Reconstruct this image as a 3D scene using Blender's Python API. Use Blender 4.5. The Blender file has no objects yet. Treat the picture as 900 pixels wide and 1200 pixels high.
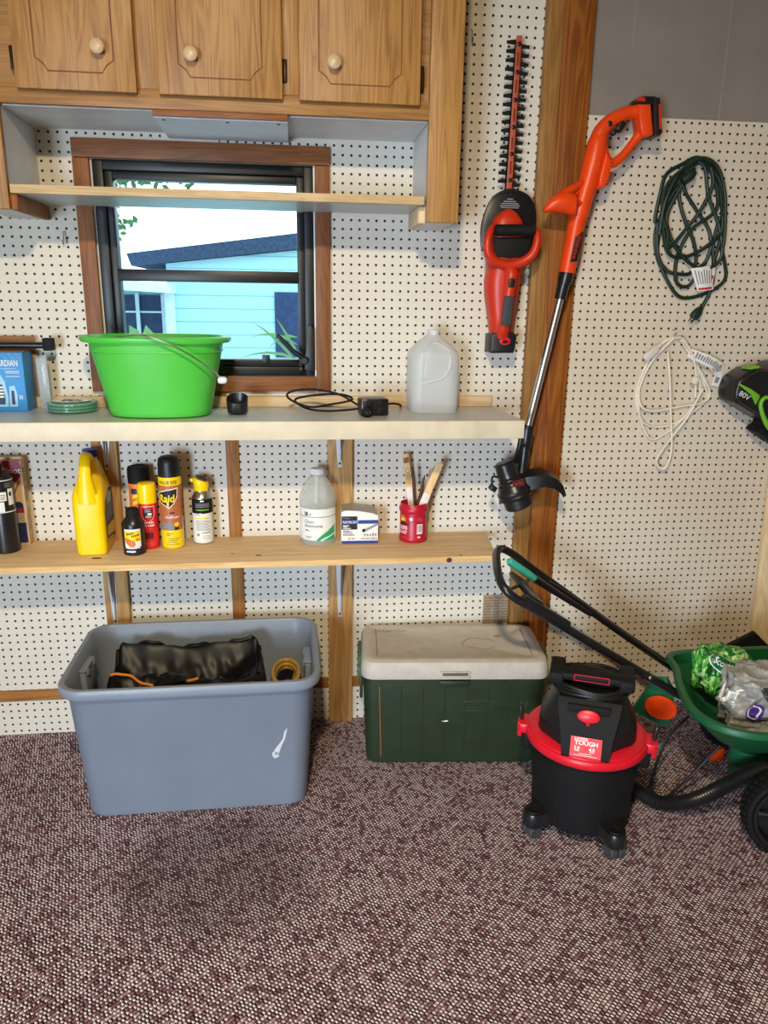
import bpy, bmesh, math, random
from mathutils import Vector, Matrix, noise as mnoise
random.seed(7)
PI = math.pi
SC = bpy.context.scene
COL = SC.collection
V = Vector

# ---------------------------------------------------------------- mesh builder
class MB:
    def __init__(s, m=None):
        s.bm = bmesh.new(); s.mats = []; s.ci = 0
        if m is not None: s.mat(m)
    def mat(s, m):
        if m not in s.mats: s.mats.append(m)
        s.ci = s.mats.index(m); return s
    def add(s, verts, faces, M=None):
        vs = [s.bm.verts.new(M @ V(v) if M is not None else V(v)) for v in verts]
        for f in faces:
            try:
                fa = s.bm.faces.new([vs[i] for i in f]); fa.material_index = s.ci
            except ValueError: pass
        return s
    def merge(s, b, M=None):
        b.verts.index_update()
        vs = [tuple(v.co) for v in b.verts]
        fs = [[v.index for v in f.verts] for f in b.faces]
        b.free(); return s.add(vs, fs, M)
    def box(s, c, d, bev=0.0, rot=None, seg=2, M=None):
        b = bmesh.new(); bmesh.ops.create_cube(b, size=1)
        for v in b.verts: v.co = V((v.co.x*d[0], v.co.y*d[1], v.co.z*d[2]))
        if bev > 0: bmesh.ops.bevel(b, geom=list(b.edges), offset=min(bev, .49*min(d)), segments=seg, profile=.5, affect='EDGES')
        T = Matrix.Translation(c)
        if rot is not None: T = T @ rot
        if M is not None: T = M @ T
        return s.merge(b, T)
    def box2(s, a, b, bev=0.0, seg=2, M=None):
        c = [(a[i]+b[i])/2 for i in range(3)]; d = [abs(b[i]-a[i]) for i in range(3)]
        return s.box(c, d, bev, None, seg, M)
    def prism(s, out, d0, d1, bev=0.0, M=None, seg=2):
        """outline in (x, z), thickness from y = d0 to y = d1"""
        b = bmesh.new()
        vs = [b.verts.new((x, d0, z)) for x, z in out]
        f = b.faces.new(vs)
        r = bmesh.ops.extrude_face_region(b, geom=[f])
        nv = [g for g in r['geom'] if isinstance(g, bmesh.types.BMVert)]
        for v in nv: v.co.y = d1
        bmesh.ops.recalc_face_normals(b, faces=list(b.faces))
        if bev > 0:
            ed = [e for e in b.edges if abs(e.verts[0].co.y-e.verts[1].co.y) < 1e-7]
            bmesh.ops.bevel(b, geom=ed, offset=bev, segments=seg, profile=.5, affect='EDGES', clamp_overlap=True)
        return s.merge(b, M)
    def rings(s, R, cap0=True, cap1=True, closed=True, loop=False, M=None):
        n = len(R[0]); vs = [p for r in R for p in r]; fs = []
        m = len(R)
        for i in range(m if loop else m-1):
            j = (i+1) % m
            for k in range(n if closed else n-1):
                l = (k+1) % n
                fs.append((i*n+k, i*n+l, j*n+l, j*n+k))
        if not loop:
            if cap0: fs.append(tuple(reversed(range(n))))
            if cap1: fs.append(tuple((m-1)*n+k for k in range(n)))
        return s.add(vs, fs, M)
    def lathe(s, prof, n=40, c=(0,0,0), M=None, sx=1, sy=1, cap0=True, cap1=True):
        R = []
        for r, z in prof:
            r = max(r, 1e-5)
            R.append([(c[0]+r*sx*math.sin(2*PI*k/n), c[1]-r*sy*math.cos(2*PI*k/n), c[2]+z) for k in range(n)])
        return s.rings(R, cap0, cap1, M=M)
    def tube(s, pts, r, n=10, sm=0, closed=False, flat=None, M=None, up=None):
        P = [V(p) for p in pts]
        rr = r if isinstance(r, (list, tuple)) else [r]*len(P)
        if sm: P, rr = cr(P, sm, closed, rr)
        m = len(P); T = []
        for i in range(m):
            a = P[i-1] if (i > 0 or closed) else P[0]
            b = P[(i+1) % m] if (i < m-1 or closed) else P[-1]
            t = (b-a); T.append(t.normalized() if t.length > 1e-9 else V((0,0,1)))
        u = V(up) if up else (V((0,0,1)) if abs(T[0].z) < .9 else V((1,0,0)))
        R = []
        for i in range(m):
            u = u - T[i]*u.dot(T[i])
            u = u.normalized() if u.length > 1e-6 else T[i].orthogonal().normalized()
            w = T[i].cross(u)
            fx, fy = flat if flat else (1, 1)
            R.append([P[i]+rr[i]*(fx*math.cos(2*PI*k/n)*u+fy*math.sin(2*PI*k/n)*w) for k in range(n)])
        return s.rings(R, loop=closed, M=M)
    def grid(s, nu, nv, f, M=None):
        vs = [f(i/nu, j/nv) for j in range(nv+1) for i in range(nu+1)]
        fs = [(j*(nu+1)+i, j*(nu+1)+i+1, (j+1)*(nu+1)+i+1, (j+1)*(nu+1)+i) for j in range(nv) for i in range(nu)]
        return s.add(vs, fs, M)
    def patch(s, f, u0, u1, v0, v1, h=0.0, nu=12, nv=1):
        return s.grid(nu, nv, lambda a, b: f(u0+(u1-u0)*a, v0+(v1-v0)*b, h))
    def poly(s, f, pts, h=0.0):
        b = bmesh.new(); b.faces.new([b.verts.new((u, v, 0)) for u, v in pts])
        bmesh.ops.triangulate(b, faces=list(b.faces))
        u0, u1 = min(p[0] for p in pts), max(p[0] for p in pts); k = u0+.004
        while k < u1 and u1-u0 < .2:
            bmesh.ops.bisect_plane(b, geom=list(b.verts)+list(b.edges)+list(b.faces), plane_co=(k, 0, 0), plane_no=(1, 0, 0)); k += .004
        for v in b.verts: v.co = V(f(v.co.x, v.co.y, h))
        return s.merge(b)
    def text(s, t, size, f, u=0, v=0, h=.0006, al='C', bold=0.0, sx=1.0, shear=0.0, rot=0.0):
        vs, fs = text_geo(t, bold, shear)
        if not vs: return s
        x0 = min(p[0] for p in vs); x1 = max(p[0] for p in vs)
        ox = (x0+x1)/2 if al == 'C' else (x0 if al == 'L' else x1)
        c, n = math.cos(rot), math.sin(rot)
        out = []
        for x, y in vs:
            a, b = (x-ox)*size*sx, y*size
            out.append(f(u+a*c-b*n, v+a*n+b*c, h))
        return s.add(out, fs)
    def build(s, name, parent=None, ang=38, flatshade=False):
        bmesh.ops.recalc_face_normals(s.bm, faces=list(s.bm.faces)) if s.bm.faces else None
        me = bpy.data.meshes.new(name)
        lim = math.radians(ang)
        for f in s.bm.faces: f.smooth = not flatshade
        for e in s.bm.edges:
            if len(e.link_faces) == 2:
                try:
                    if e.calc_face_angle() > lim: e.smooth = False
                except ValueError: pass
        s.bm.to_mesh(me); s.bm.free()
        for m in s.mats: me.materials.append(m)
        o = bpy.data.objects.new(name, me); COL.objects.link(o)
        if parent is not None: o.parent = parent
        return o

def cr(P, k, closed=False, rr=None):
    n = len(P); Q = []; S = []
    rr = rr or [1]*n
    rng = n if closed else n-1
    for i in range(rng):
        p1, p2 = P[i], P[(i+1) % n]
        p0 = P[i-1] if (i > 0 or closed) else p1*2-p2
        p3 = P[(i+2) % n] if (i+2 < n or closed) else p2*2-p1
        for j in range(k):
            t = j/k; t2 = t*t; t3 = t2*t
            Q.append(.5*((2*p1)+(p2-p0)*t+(2*p0-5*p1+4*p2-p3)*t2+(3*p1-p0-3*p2+p3)*t3))
            S.append(rr[i]*(1-t)+rr[(i+1) % n]*t)
    if not closed: Q.append(P[-1]); S.append(rr[-1])
    return Q, S

def rrect(w, d, r, n=5, z=0.0, cx=0.0, cy=0.0):
    r = min(r, w/2-1e-4, d/2-1e-4); P = []
    for (sx, sy, a0) in ((1,1,0), (-1,1,PI/2), (-1,-1,PI), (1,-1,1.5*PI)):
        for i in range(n+1):
            a = a0+PI/2*i/n
            P.append((cx+sx*(w/2-r)+r*math.cos(a), cy+sy*(d/2-r)+r*math.sin(a), z))
    return P

def super_ring(a, b, c, n=28, e=2.6):
    """ring in x-y about centre c"""
    P = []
    for k in range(n):
        t = 2*PI*k/n; ct, st = math.cos(t), math.sin(t)
        P.append((c[0]+a*math.copysign(abs(ct)**(2/e), ct), c[1]+b*math.copysign(abs(st)**(2/e), st), c[2]))
    return P

_tc = {}
def text_geo(t, bold, shear):
    key = (t, bold, shear)
    if key in _tc: return _tc[key]
    cu = bpy.data.curves.new('lettering', 'FONT'); cu.body = t; cu.size = 1; cu.offset = bold; cu.shear = shear
    cu.resolution_u = 3
    ob = bpy.data.objects.new('lettering', cu); COL.objects.link(ob)
    dg = bpy.context.evaluated_depsgraph_get()
    me = bpy.data.meshes.new_from_object(ob.evaluated_get(dg), depsgraph=dg)
    r = ([(v.co.x, v.co.y) for v in me.vertices], [tuple(p.vertices) for p in me.polygons])
    bpy.data.objects.remove(ob); bpy.data.curves.remove(cu); bpy.data.meshes.remove(me)
    _tc[key] = r; return r

def cylmap(R, a0=0.0, c=(0,0,0)):
    return lambda u, v, h: (c[0]+(R+h)*math.sin(u/R+a0), c[1]-(R+h)*math.cos(u/R+a0), c[2]+v)
def flatmap(o, ux, vx):
    o, ux, vx = V(o), V(ux).normalized(), V(vx).normalized(); n = ux.cross(vx)
    return lambda u, v, h: tuple(o+ux*u+vx*v+n*h)
def facing(x, y): return math.atan2(-x, 2.4+y)

def tag(o, label, cat, group=None, kind=None):
    if label: o['label'] = label
    if cat: o['category'] = cat
    if group: o['group'] = group
    if kind: o['kind'] = kind
    return o
def thing(name, label, cat, loc=(0,0,0), rz=0.0, group=None):
    o = bpy.data.objects.new(name, None); COL.objects.link(o)
    o.empty_display_size = .05
    o.location = loc; o.rotation_euler = (0, 0, rz)
    return tag(o, label, cat, group)
def struct(o):
    o['kind'] = 'structure'; return o
def lab(o, t): o['label'] = t; return o

# ---------------------------------------------------------------- materials
def hx(h):
    h = h.lstrip('#'); r = []
    for i in (0, 2, 4):
        c = int(h[i:i+2], 16)/255
        r.append(c/12.92 if c <= .04045 else ((c+.055)/1.055)**2.4)
    return (r[0], r[1], r[2], 1)

class NT:
    def __init__(s, name):
        s.m = bpy.data.materials.new(name); s.m.use_nodes = True
        s.t = s.m.node_tree; s.t.nodes.clear()
        s.out = s.n('ShaderNodeOutputMaterial')
    def n(s, typ, **k):
        nd = s.t.nodes.new(typ)
        for a, b in k.items(): setattr(nd, a, b)
        return nd
    def put(s, sock, val):
        if hasattr(val, 'is_output'): s.t.links.new(val, sock)
        elif val is not None: sock.default_value = val
    def math(s, op, a, b=None, c=None, clamp=False):
        nd = s.n('ShaderNodeMath', operation=op); nd.use_clamp = clamp
        s.put(nd.inputs[0], a)
        if b is not None: s.put(nd.inputs[1], b)
        if c is not None: s.put(nd.inputs[2], c)
        return nd.outputs[0]
    def coord(s): return s.n('ShaderNodeTexCoord').outputs['Object']
    def map(s, v, scale=(1,1,1), rot=(0,0,0), loc=(0,0,0)):
        nd = s.n('ShaderNodeMapping'); s.put(nd.inputs['Vector'], v)
        nd.inputs['Scale'].default_value = scale; nd.inputs['Rotation'].default_value = rot; nd.inputs['Location'].default_value = loc
        return nd.outputs[0]
    def noise(s, v, scale, detail=4, rough=.55, dist=0.0):
        nd = s.n('ShaderNodeTexNoise'); s.put(nd.inputs['Vector'], v)
        nd.inputs['Scale'].default_value = scale; nd.inputs['Detail'].default_value = detail
        nd.inputs['Roughness'].default_value = rough; nd.inputs['Distortion'].default_value = dist
        return nd.outputs[0]
    def ramp(s, f, stops, interp='LINEAR'):
        nd = s.n('ShaderNodeValToRGB'); s.put(nd.inputs[0], f); e = nd.color_ramp.elements
        nd.color_ramp.interpolation = interp
        while len(e) < len(stops): e.new(.5)
        for i, (p, c) in enumerate(stops): e[i].position = p; e[i].color = c
        return nd.outputs[0]
    def rng(s, f, a, b, c=0.0, d=1.0, smooth=False):
        nd = s.n('ShaderNodeMapRange'); s.put(nd.inputs[0], f)
        if smooth: nd.interpolation_type = 'SMOOTHSTEP'
        for i, x in enumerate((a, b, c, d)): nd.inputs[i+1].default_value = x
        return nd.outputs[0]
    def mix(s, f, a, b, mode='MIX'):
        nd = s.n('ShaderNodeMix', data_type='RGBA', blend_type=mode)
        s.put(nd.inputs[0], f); s.put(nd.inputs[6], a); s.put(nd.inputs[7], b)
        return nd.outputs[2]
    def bump(s, h, strength=.3, dist=.002):
        nd = s.n('ShaderNodeBump'); nd.inputs['Strength'].default_value = strength; nd.inputs['Distance'].default_value = dist
        s.put(nd.inputs['Height'], h); return nd.outputs[0]
    def pri(s, color, rough=.5, metal=0.0, spec=.5, normal=None, **k):
        p = s.n('ShaderNodeBsdfPrincipled')
        s.put(p.inputs['Base Color'], color); s.put(p.inputs['Roughness'], rough); s.put(p.inputs['Metallic'], metal)
        p.inputs['Specular IOR Level'].default_value = spec
        if normal is not None: s.put(p.inputs['Normal'], normal)
        for a, b in k.items(): s.put(p.inputs[a.replace('_', ' ')], b)
        return p.outputs[0]
    def end(s, sh):
        s.t.links.new(sh, s.out.inputs[0]); return s.m

def pm(name, col, rough=.5, metal=0.0, spec=.5, var=.12, vs=18, bump=0.0, bs=250, **k):
    t = NT(name); c = hx(col) if isinstance(col, str) else col; co = t.coord()
    nz = t.noise(co, vs, 5)
    f = t.rng(nz, .3, .7, 1-var, 1+var*.5)
    comb = t.n('ShaderNodeCombineColor')
    for i in range(3): t.put(comb.inputs[i], f)
    cc = t.mix(1.0, c, comb.outputs[0], 'MULTIPLY')
    nm = t.bump(t.noise(co, bs, 3), bump, .001) if bump else None
    return t.end(t.pri(cc, rough, metal, spec, nm, **k))

def wood(name, cols, axis='x', scale=1.0, rough=.55, rings=.5, fine=.5, spec=.35):
    """cols: dark, mid, light; grain runs along axis"""
    t = NT(name); co = t.coord()
    a = {'x': 0, 'y': 1, 'z': 2}[axis]
    sc = [1.0, 1.0, 1.0]; sc[a] = .06
    v = t.map(co, tuple(x*scale for x in sc))
    warp = t.noise(v, 9, 3)
    big = t.noise(v, 22, 2, .5, 1.2)
    w = t.math('SINE', t.math('MULTIPLY', t.math('ADD', big, t.math('MULTIPLY', warp, .6)), 38.0))
    w = t.rng(w, -1, 1, 0, 1)
    sc2 = [1.0, 1.0, 1.0]; sc2[a] = .02
    fn = t.noise(t.map(co, tuple(x*scale for x in sc2)), 330, 4, .6)
    blot = t.noise(co, 3.5*scale, 3)
    f = t.math('ADD', t.math('MULTIPLY', w, rings*.5), t.math('MULTIPLY', fn, fine))
    f = t.math('ADD', f, t.math('MULTIPLY', t.math('SUBTRACT', blot, .5), .5))
    f = t.math('ADD', f, .5-rings*.25-fine*.5)
    c = t.ramp(f, [(.12, hx(cols[0])), (.5, hx(cols[1])), (.85, hx(cols[2]))])
    return t.end(t.pri(c, rough, 0, spec, t.bump(fn, .15, .0006)))

def pegboard(name, base, ox, oz, tint2, hole=.150):
    t = NT(name); co = t.coord(); P = .0254
    sp = t.n('ShaderNodeSeparateXYZ'); t.put(sp.inputs[0], co)
    def cell(s, o):
        return t.math('SUBTRACT', t.math('FRACT', t.math('ADD', t.math('DIVIDE', t.math('SUBTRACT', s, o), P), 100.5)), .5)
    du, dv = cell(sp.outputs[0], ox), cell(sp.outputs[2], oz)
    d = t.math('SQRT', t.math('ADD', t.math('MULTIPLY', du, du), t.math('MULTIPLY', dv, dv)))
    inside = t.rng(d, hole-.02, hole+.012, 1, 0, True)
    n1 = t.noise(co, 2.2, 4); n2 = t.noise(co, 60, 3)
    c = t.mix(t.rng(n1, .35, .7), hx(base), hx(tint2))
    sc = t.noise(t.map(co, (1, 1, .25)), 14, 6, .7)
    c = t.mix(t.rng(sc, .66, .8, 0, .35), c, hx('8f7f6a'))
    c = t.mix(inside, c, hx('0d0b0a'))
    bh = t.math('ADD', t.rng(d, hole, hole+.06, 0, 1, True), t.math('MULTIPLY', n2, .06))
    return t.end(t.pri(c, .55, 0, .3, t.bump(bh, .5, .0012)))
LAMP_W, DOOR_W, EXPO = 70.0, 37.0, 0.10
BLK = pm('black_plastic', '131315', .45, var=.2)
BLK2 = pm('black_satin', '1a1a1d', .32, var=.2)
BLKM = pm('black_matte', '0e0e10', .7, spec=.3, var=.2)
DGRY = pm('dark_grey_plastic', '2b2c30', .5)
GRYP = pm('grey_rubber', '3a3b3f', .7)
RED = pm('red_plastic', 'd8162a', .38, var=.08)
RED2 = pm('trimmer_red', 'c62e10', .4, var=.1)
ORG = pm('orange_plastic', 'e8450c', .38, var=.08)
WHT = pm('white_paint', 'e4e6e8', .5, var=.06)
PAPER = pm('white_print', 'e9e8e4', .6, var=.03)
INK = pm('black_print', '15151a', .6, var=.02)
GREYINK = pm('grey_print', '85868a', .6, var=.02)
STEEL = pm('bright_steel', 'c8cacc', .28, 1.0)
ALU = pm('brushed_aluminium', 'd4d6d8', .3, 1.0, var=.05)
BRKT = pm('bracket_white_metal', 'c9ccd2', .35, .3, var=.05)
BRASS = pm('dark_brass', '3b2a1c', .4, .7)
OAKV = wood('oak_vertical', ('7c5227', 'a67840', 'b98c52'), 'z', 1.0, .45, .55, .75)
OAKH = wood('oak_horizontal', ('735026', '9c7040', 'b0864e'), 'x', 1.0, .45, .4, .75)
OAKG = pm('oak_groove', '7a4a20', .6)
CEDH = wood('cedar_trim_horizontal', ('5d3619', '834f2a', '996338'), 'x', 1.3, .5, .4, .6)
CEDV = wood('cedar_trim_vertical', ('5d3619', '834f2a', '996338'), 'z', 1.3, .5, .4, .6)
POSTD = wood('post_brown', ('5a2c0a', '894b13', '9f611e'), 'z', .9, .6, .7, .55)
POSTL = wood('post_honey', ('6f4a22', '976a34', 'a87e48'), 'z', 1.1, .55, .6, .55)
PINEX = wood('pine_long', ('bc9a70', 'dabd96', 'e8d2ae'), 'x', .9, .6, .5, .5)
PINEE = wood('pine_edge', ('c09055', 'dcb67a', 'e9ca94'), 'x', 1.2, .6, .5, .5)
PINEV = wood('pine_upright', ('8a6338', 'b48a55', 'c69f69'), 'z', 1.0, .6, .6, .5)
STUDV = wood('stud_upright', ('6e4118', '98632c', 'ac783d'), 'z', 1.0, .6, .6, .5)
STUDH = wood('stud_flat', ('6e4118', '98632c', 'ac783d'), 'x', 1.0, .6, .6, .5)
BLOND = wood('fresh_lumber', ('c9a877', 'e0c79c', 'ecd9b4'), 'z', 1.0, .6, .5, .4)
BOARDX = wood('shelf_edge_grain', ('a48a64', 'c7ab80', 'd8c098'), 'x', 1.6, .55, .45, .6)
STICK = wood('stir_stick', ('d0a56a', 'e6c48c', 'f0d7a6'), 'z', 1.5, .6, .4, .4)
LAM = pm('shelf_laminate', 'b9bcc0', .32, var=.12, vs=9)
CREAM = pm('cream_paint', 'd9cfb6', .5, var=.12, vs=14)
MELA = pm('white_melamine', 'd5d6d8', .45, var=.10, vs=10)
MELB = pm('pale_blue_board', 'dbe4ee', .45, var=.05)
GPAN = pm('grey_panelling', '8a8078', .6, var=.12, vs=6)
WINF = pm('window_black', '17181a', .4, .2, var=.2)
PEGL = pegboard('pegboard_left', 'dbd6cb', -.8259, 1.6639, 'd4ccbd')
PEGM = pegboard('pegboard_middle', 'dbd6cb', .2023, 1.6563, 'd6cdbe')
PEGR = pegboard('pegboard_right', 'dacebb', .9388, 1.4768, 'd2c3ad')
LIME = pm('lime_plastic', '50c445', .38, var=.06, vs=8, Subsurface_Weight=0.0)
TOTE = pm('grey_tote_plastic', '7d8796', .42, var=.08, vs=5)
BAGN = pm('black_nylon', '08090c', .42, spec=.28, var=.3)
HOSEY = pm('amber_hose', 'b08a3a', .35)
CGRN = pm('cooler_green', '22321c', .5, bump=.35, bs=400, var=.2)
CGRN2 = pm('cooler_handle_green', '4a5c3e', .5)
CLID = pm('cooler_tan', 'bdb5ab', .6, bump=.25, bs=500, var=.12, vs=30)
LINE = pm('pencil_groove', '7d7164', .7)
RUST = pm('rust_scratch', 'b06a2a', .6)
SGRN = pm('spreader_green', '0f5a33', .42, var=.1)
SGRN2 = pm('spreader_panel_green', '1c6a44', .45)
TEAL = pm('teal_grip', '3fb6a4', .6, bump=.4, bs=350)
YEL = pm('yellow_plastic', 'fbd400', .35, var=.05)
YEL2 = pm('yellow_print', 'f6d312', .45, var=.02)
BLUE = pm('blue_print', '1f3f94', .5, var=.05)
SKYB = pm('jack_box_blue', '2f8fd6', .5, var=.12, vs=30)
NAVY = pm('navy_print', '1b2a55', .5)
LBLUE = pm('pale_blue_print', '9fd0f0', .5)
ORPR = pm('orange_print', 'd9772e', .45, var=.05)
BROWNC = pm('copper_print', 'b5683c', .45, var=.05)
GREENP = pm('green_print', '2ea566', .5, var=.05)
TEALP = pm('teal_print', '3d7f7a', .5)
CRIM = pm('crimson_tin', 'b5122f', .38, var=.08)
REDP = pm('red_print', 'd41e2e', .4, var=.04)
CARD = pm('brown_cardboard', '8d623c', .7)
CARDG = pm('grey_card', 'a5a7a8', .6)
PINK = pm('wine_red_print', '8c2140', .55, var=.2)
TAN = pm('tan_print', 'c9ab84', .6)
LIQ = pm('clear_liquid', 'dfe6ea', .2)
GCORD = pm('dark_green_cord', '12291d', .5)
WCORD = pm('white_cord', 'e6dfce', .5)
KHAKI = pm('stained_paper', '9c8a72', .8, var=.25, vs=40)
LEAF = pm('leaf_green', '6f9a62', .6)
LEAFD = pm('tree_leaf', '3f6a3a', .6)
PURP = pm('purple_print', '4b2a8a', .5)
SILV = pm('silver_bag', '989896', .42, .05, var=.15, vs=25)
BAGG = pm('bag_green', '2f9a3c', .4, var=.2)
BRUSH = pm('paint_brush_brown', '4a2d1c', .6)
WAXP = pm('whitewash_paint', 'e6ddd8', .55, var=.05)
GRNL = pm('lime_trim', '6fb52a', .4)

def film(name, col, f=.5, rough=.25, sp=.5):
    t = NT(name)
    tr = t.n('ShaderNodeBsdfTransparent'); tr.inputs[0].default_value = (1, 1, 1, 1)
    p = t.pri(hx(col), rough, 0, sp)
    mx = t.n('ShaderNodeMixShader'); mx.inputs[0].default_value = f
    t.t.links.new(tr.outputs[0], mx.inputs[1]); t.t.links.new(p, mx.inputs[2])
    return t.end(mx.outputs[0])
def milky(name, col, f=.72, rough=.4):
    t = NT(name); co = t.coord()
    tr = t.n('ShaderNodeBsdfTransparent'); tr.inputs[0].default_value = (.93, .96, .98, 1)
    tl = t.n('ShaderNodeBsdfTranslucent'); tl.inputs[0].default_value = hx(col)
    p = t.pri(hx(col), rough, 0, .5, t.bump(t.noise(co, 60, 3), .1, .001))
    m1 = t.n('ShaderNodeMixShader'); m1.inputs[0].default_value = .3
    t.t.links.new(p, m1.inputs[1]); t.t.links.new(tl.outputs[0], m1.inputs[2])
    mx = t.n('ShaderNodeMixShader'); mx.inputs[0].default_value = f
    t.t.links.new(tr.outputs[0], mx.inputs[1]); t.t.links.new(m1.outputs[0], mx.inputs[2])
    return t.end(mx.outputs[0])
JUG = milky('milky_jug_plastic', 'eef1f4', .55)
JUG2 = milky('clear_jug_plastic', 'e8ece8', .42)
WRAP = film('clear_wrap', 'cfe6ea', .13, .12, .8)
TEALW = pm('green_trimmer_line', '1d8f66', .25, var=.15)

def glass():
    t = NT('window_glass')
    tr = t.n('ShaderNodeBsdfTransparent'); tr.inputs[0].default_value = (.80, .95, 1.0, 1)
    return t.end(tr.outputs[0])
GLASS = glass()

def carpet():
    t = NT('maroon_loop_carpet'); co = t.coord()
    v = t.map(co, (1, 1, 1), (0, 0, -math.radians(41)))
    wob = t.n('ShaderNodeTexNoise'); t.put(wob.inputs['Vector'], v); wob.inputs['Scale'].default_value = 14; wob.inputs['Detail'].default_value = 2
    v2 = t.n('ShaderNodeMix', data_type='VECTOR'); v2.inputs[0].default_value = .006
    t.t.links.new(v, v2.inputs[4]); t.t.links.new(wob.outputs['Color'], v2.inputs[5])
    sp = t.n('ShaderNodeSeparateXYZ'); t.put(sp.inputs[0], v2.outputs[1])
    pu, pv = .0044, .0090
    us, vs = t.math('DIVIDE', sp.outputs[0], pu), t.math('DIVIDE', sp.outputs[1], pv)
    row = t.math('FLOOR', vs)
    us = t.math('ADD', us, t.math('MULTIPLY', t.math('MODULO', t.math('ABSOLUTE', row), 3.0), .23))
    cu, cv = t.math('FLOOR', us), row
    cb = t.n('ShaderNodeCombineXYZ'); t.put(cb.inputs[0], cu); t.put(cb.inputs[1], cv)
    wn = t.n('ShaderNodeTexWhiteNoise', noise_dimensions='2D'); t.put(wn.inputs[0], cb.outputs[0])
    rnd = wn.outputs[0]
    par = t.math('MODULO', t.math('ABSOLUTE', t.math('ADD', cu, row)), 2.0)
    clump = t.noise(t.map(v, (.5, 1, 1)), 18, 3)
    fl = t.math('ADD', t.math('ADD', t.math('MULTIPLY', rnd, .50), t.math('MULTIPLY', par, .38)), t.math('MULTIPLY', t.math('SUBTRACT', clump, .5), .35))
    c = t.ramp(fl, [(.0, hx('2e181c')), (.24, hx('5c3a45')), (.42, hx('8f6874')), (.52, hx('b898a2')), (.63, hx('ecdfe4')), (.9, hx('fbf4f6'))])
    fu = t.math('SUBTRACT', t.math('FRACT', us), .5); fv = t.math('SUBTRACT', t.math('FRACT', vs), .5)
    d = t.math('SQRT', t.math('ADD', t.math('MULTIPLY', fu, fu), t.math('MULTIPLY', fv, fv)))
    gap = t.math('MAXIMUM', t.rng(t.math('ABSOLUTE', fv), .26, .46, 0, .92, True), t.rng(t.math('ABSOLUTE', fu), .34, .5, 0, .55, True))
    c = t.mix(gap, c, hx('150a0c'))
    # worn grey stain of its own shape in front of the tote, and a smaller patch
    sx = t.n('ShaderNodeSeparateXYZ'); t.put(sx.inputs[0], co)
    def blob(x, y, rx, ry):
        a = t.math('DIVIDE', t.math('SUBTRACT', sx.outputs[0], x), rx); b = t.math('DIVIDE', t.math('SUBTRACT', sx.outputs[1], y), ry)
        r = t.math('SQRT', t.math('ADD', t.math('MULTIPLY', a, a), t.math('MULTIPLY', b, b)))
        r = t.math('ADD', r, t.math('MULTIPLY', t.math('SUBTRACT', t.noise(co, 5, 4), .5), 1.1))
        return t.rng(r, .45, 1.1, 1, 0, True)
    st = t.math('MAXIMUM', blob(-.24, -.72, .34, .28), t.math('MULTIPLY', blob(.80, -1.08, .10, .14), .5))
    c = t.mix(t.math('MULTIPLY', st, .42), c, hx('2b2119'))
    n = t.bump(t.rng(d, .0, .6, 1, 0), .8, .004)
    return t.end(t.pri(c, .9, 0, .15, n))
CARPET = carpet()
# ---------------------------------------------------------------- camera
cam = bpy.data.cameras.new('camera'); camo = bpy.data.objects.new('camera', cam); COL.objects.link(camo)
def cam_basis(yaw, pitch, roll):
    cy, sy = math.cos(yaw), math.sin(yaw)
    f = V((sy*math.cos(pitch), cy*math.cos(pitch), -math.sin(pitch)))
    r = V((cy, -sy, 0)); u = r.cross(f)
    return r*math.cos(roll)+u*math.sin(roll), -r*math.sin(roll)+u*math.cos(roll), f
_r, _u, _f = cam_basis(*[math.radians(a) for a in (6.8516, 15.67, .8087)])
camo.matrix_world = Matrix(((_r.x, _u.x, -_f.x, 0), (_r.y, _u.y, -_f.y, -2.4), (_r.z, _u.z, -_f.z, 1.4473), (0, 0, 0, 1)))
cam.sensor_fit = 'VERTICAL'; cam.sensor_height = 36; cam.lens = 878.62*36/1200; cam.clip_start = .02
SC.camera = camo

# ---------------------------------------------------------------- room shell
XL, XR, YB, ZC = -2.3, 2.5, -4.6, 2.62
b = MB(CARPET); b.box2((XL-.1, YB-.1, -.05), (XR+.1, .12, 0)); struct(b.build('floor'))
b = MB(pm('ceiling_paint', '7f7566', .8)); b.box2((XL-.1, YB-.1, ZC), (XR+.1, .12, ZC+.08)); struct(b.build('ceiling'))
wp = pm('side_wall_paint', '8f7d66', .8)
b = MB(wp); b.box2((XL-.1, YB, 0), (XL, .12, ZC)); struct(b.build('wall_left'))
b = MB(wp); b.box2((XR, YB, 0), (XR+.1, .12, ZC)); struct(b.build('wall_right'))
# rear wall with the open door the daylight comes through
DX0, DX1, DZ = -2.15, -1.15, 2.1
b = MB(wp); b.box2((XL, YB-.1, 0), (DX0, YB, ZC)); b.box2((DX1, YB-.1, 0), (XR, YB, ZC)); b.box2((DX0, YB-.1, DZ), (DX1, YB, ZC))
struct(b.build('wall_front'))

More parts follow.
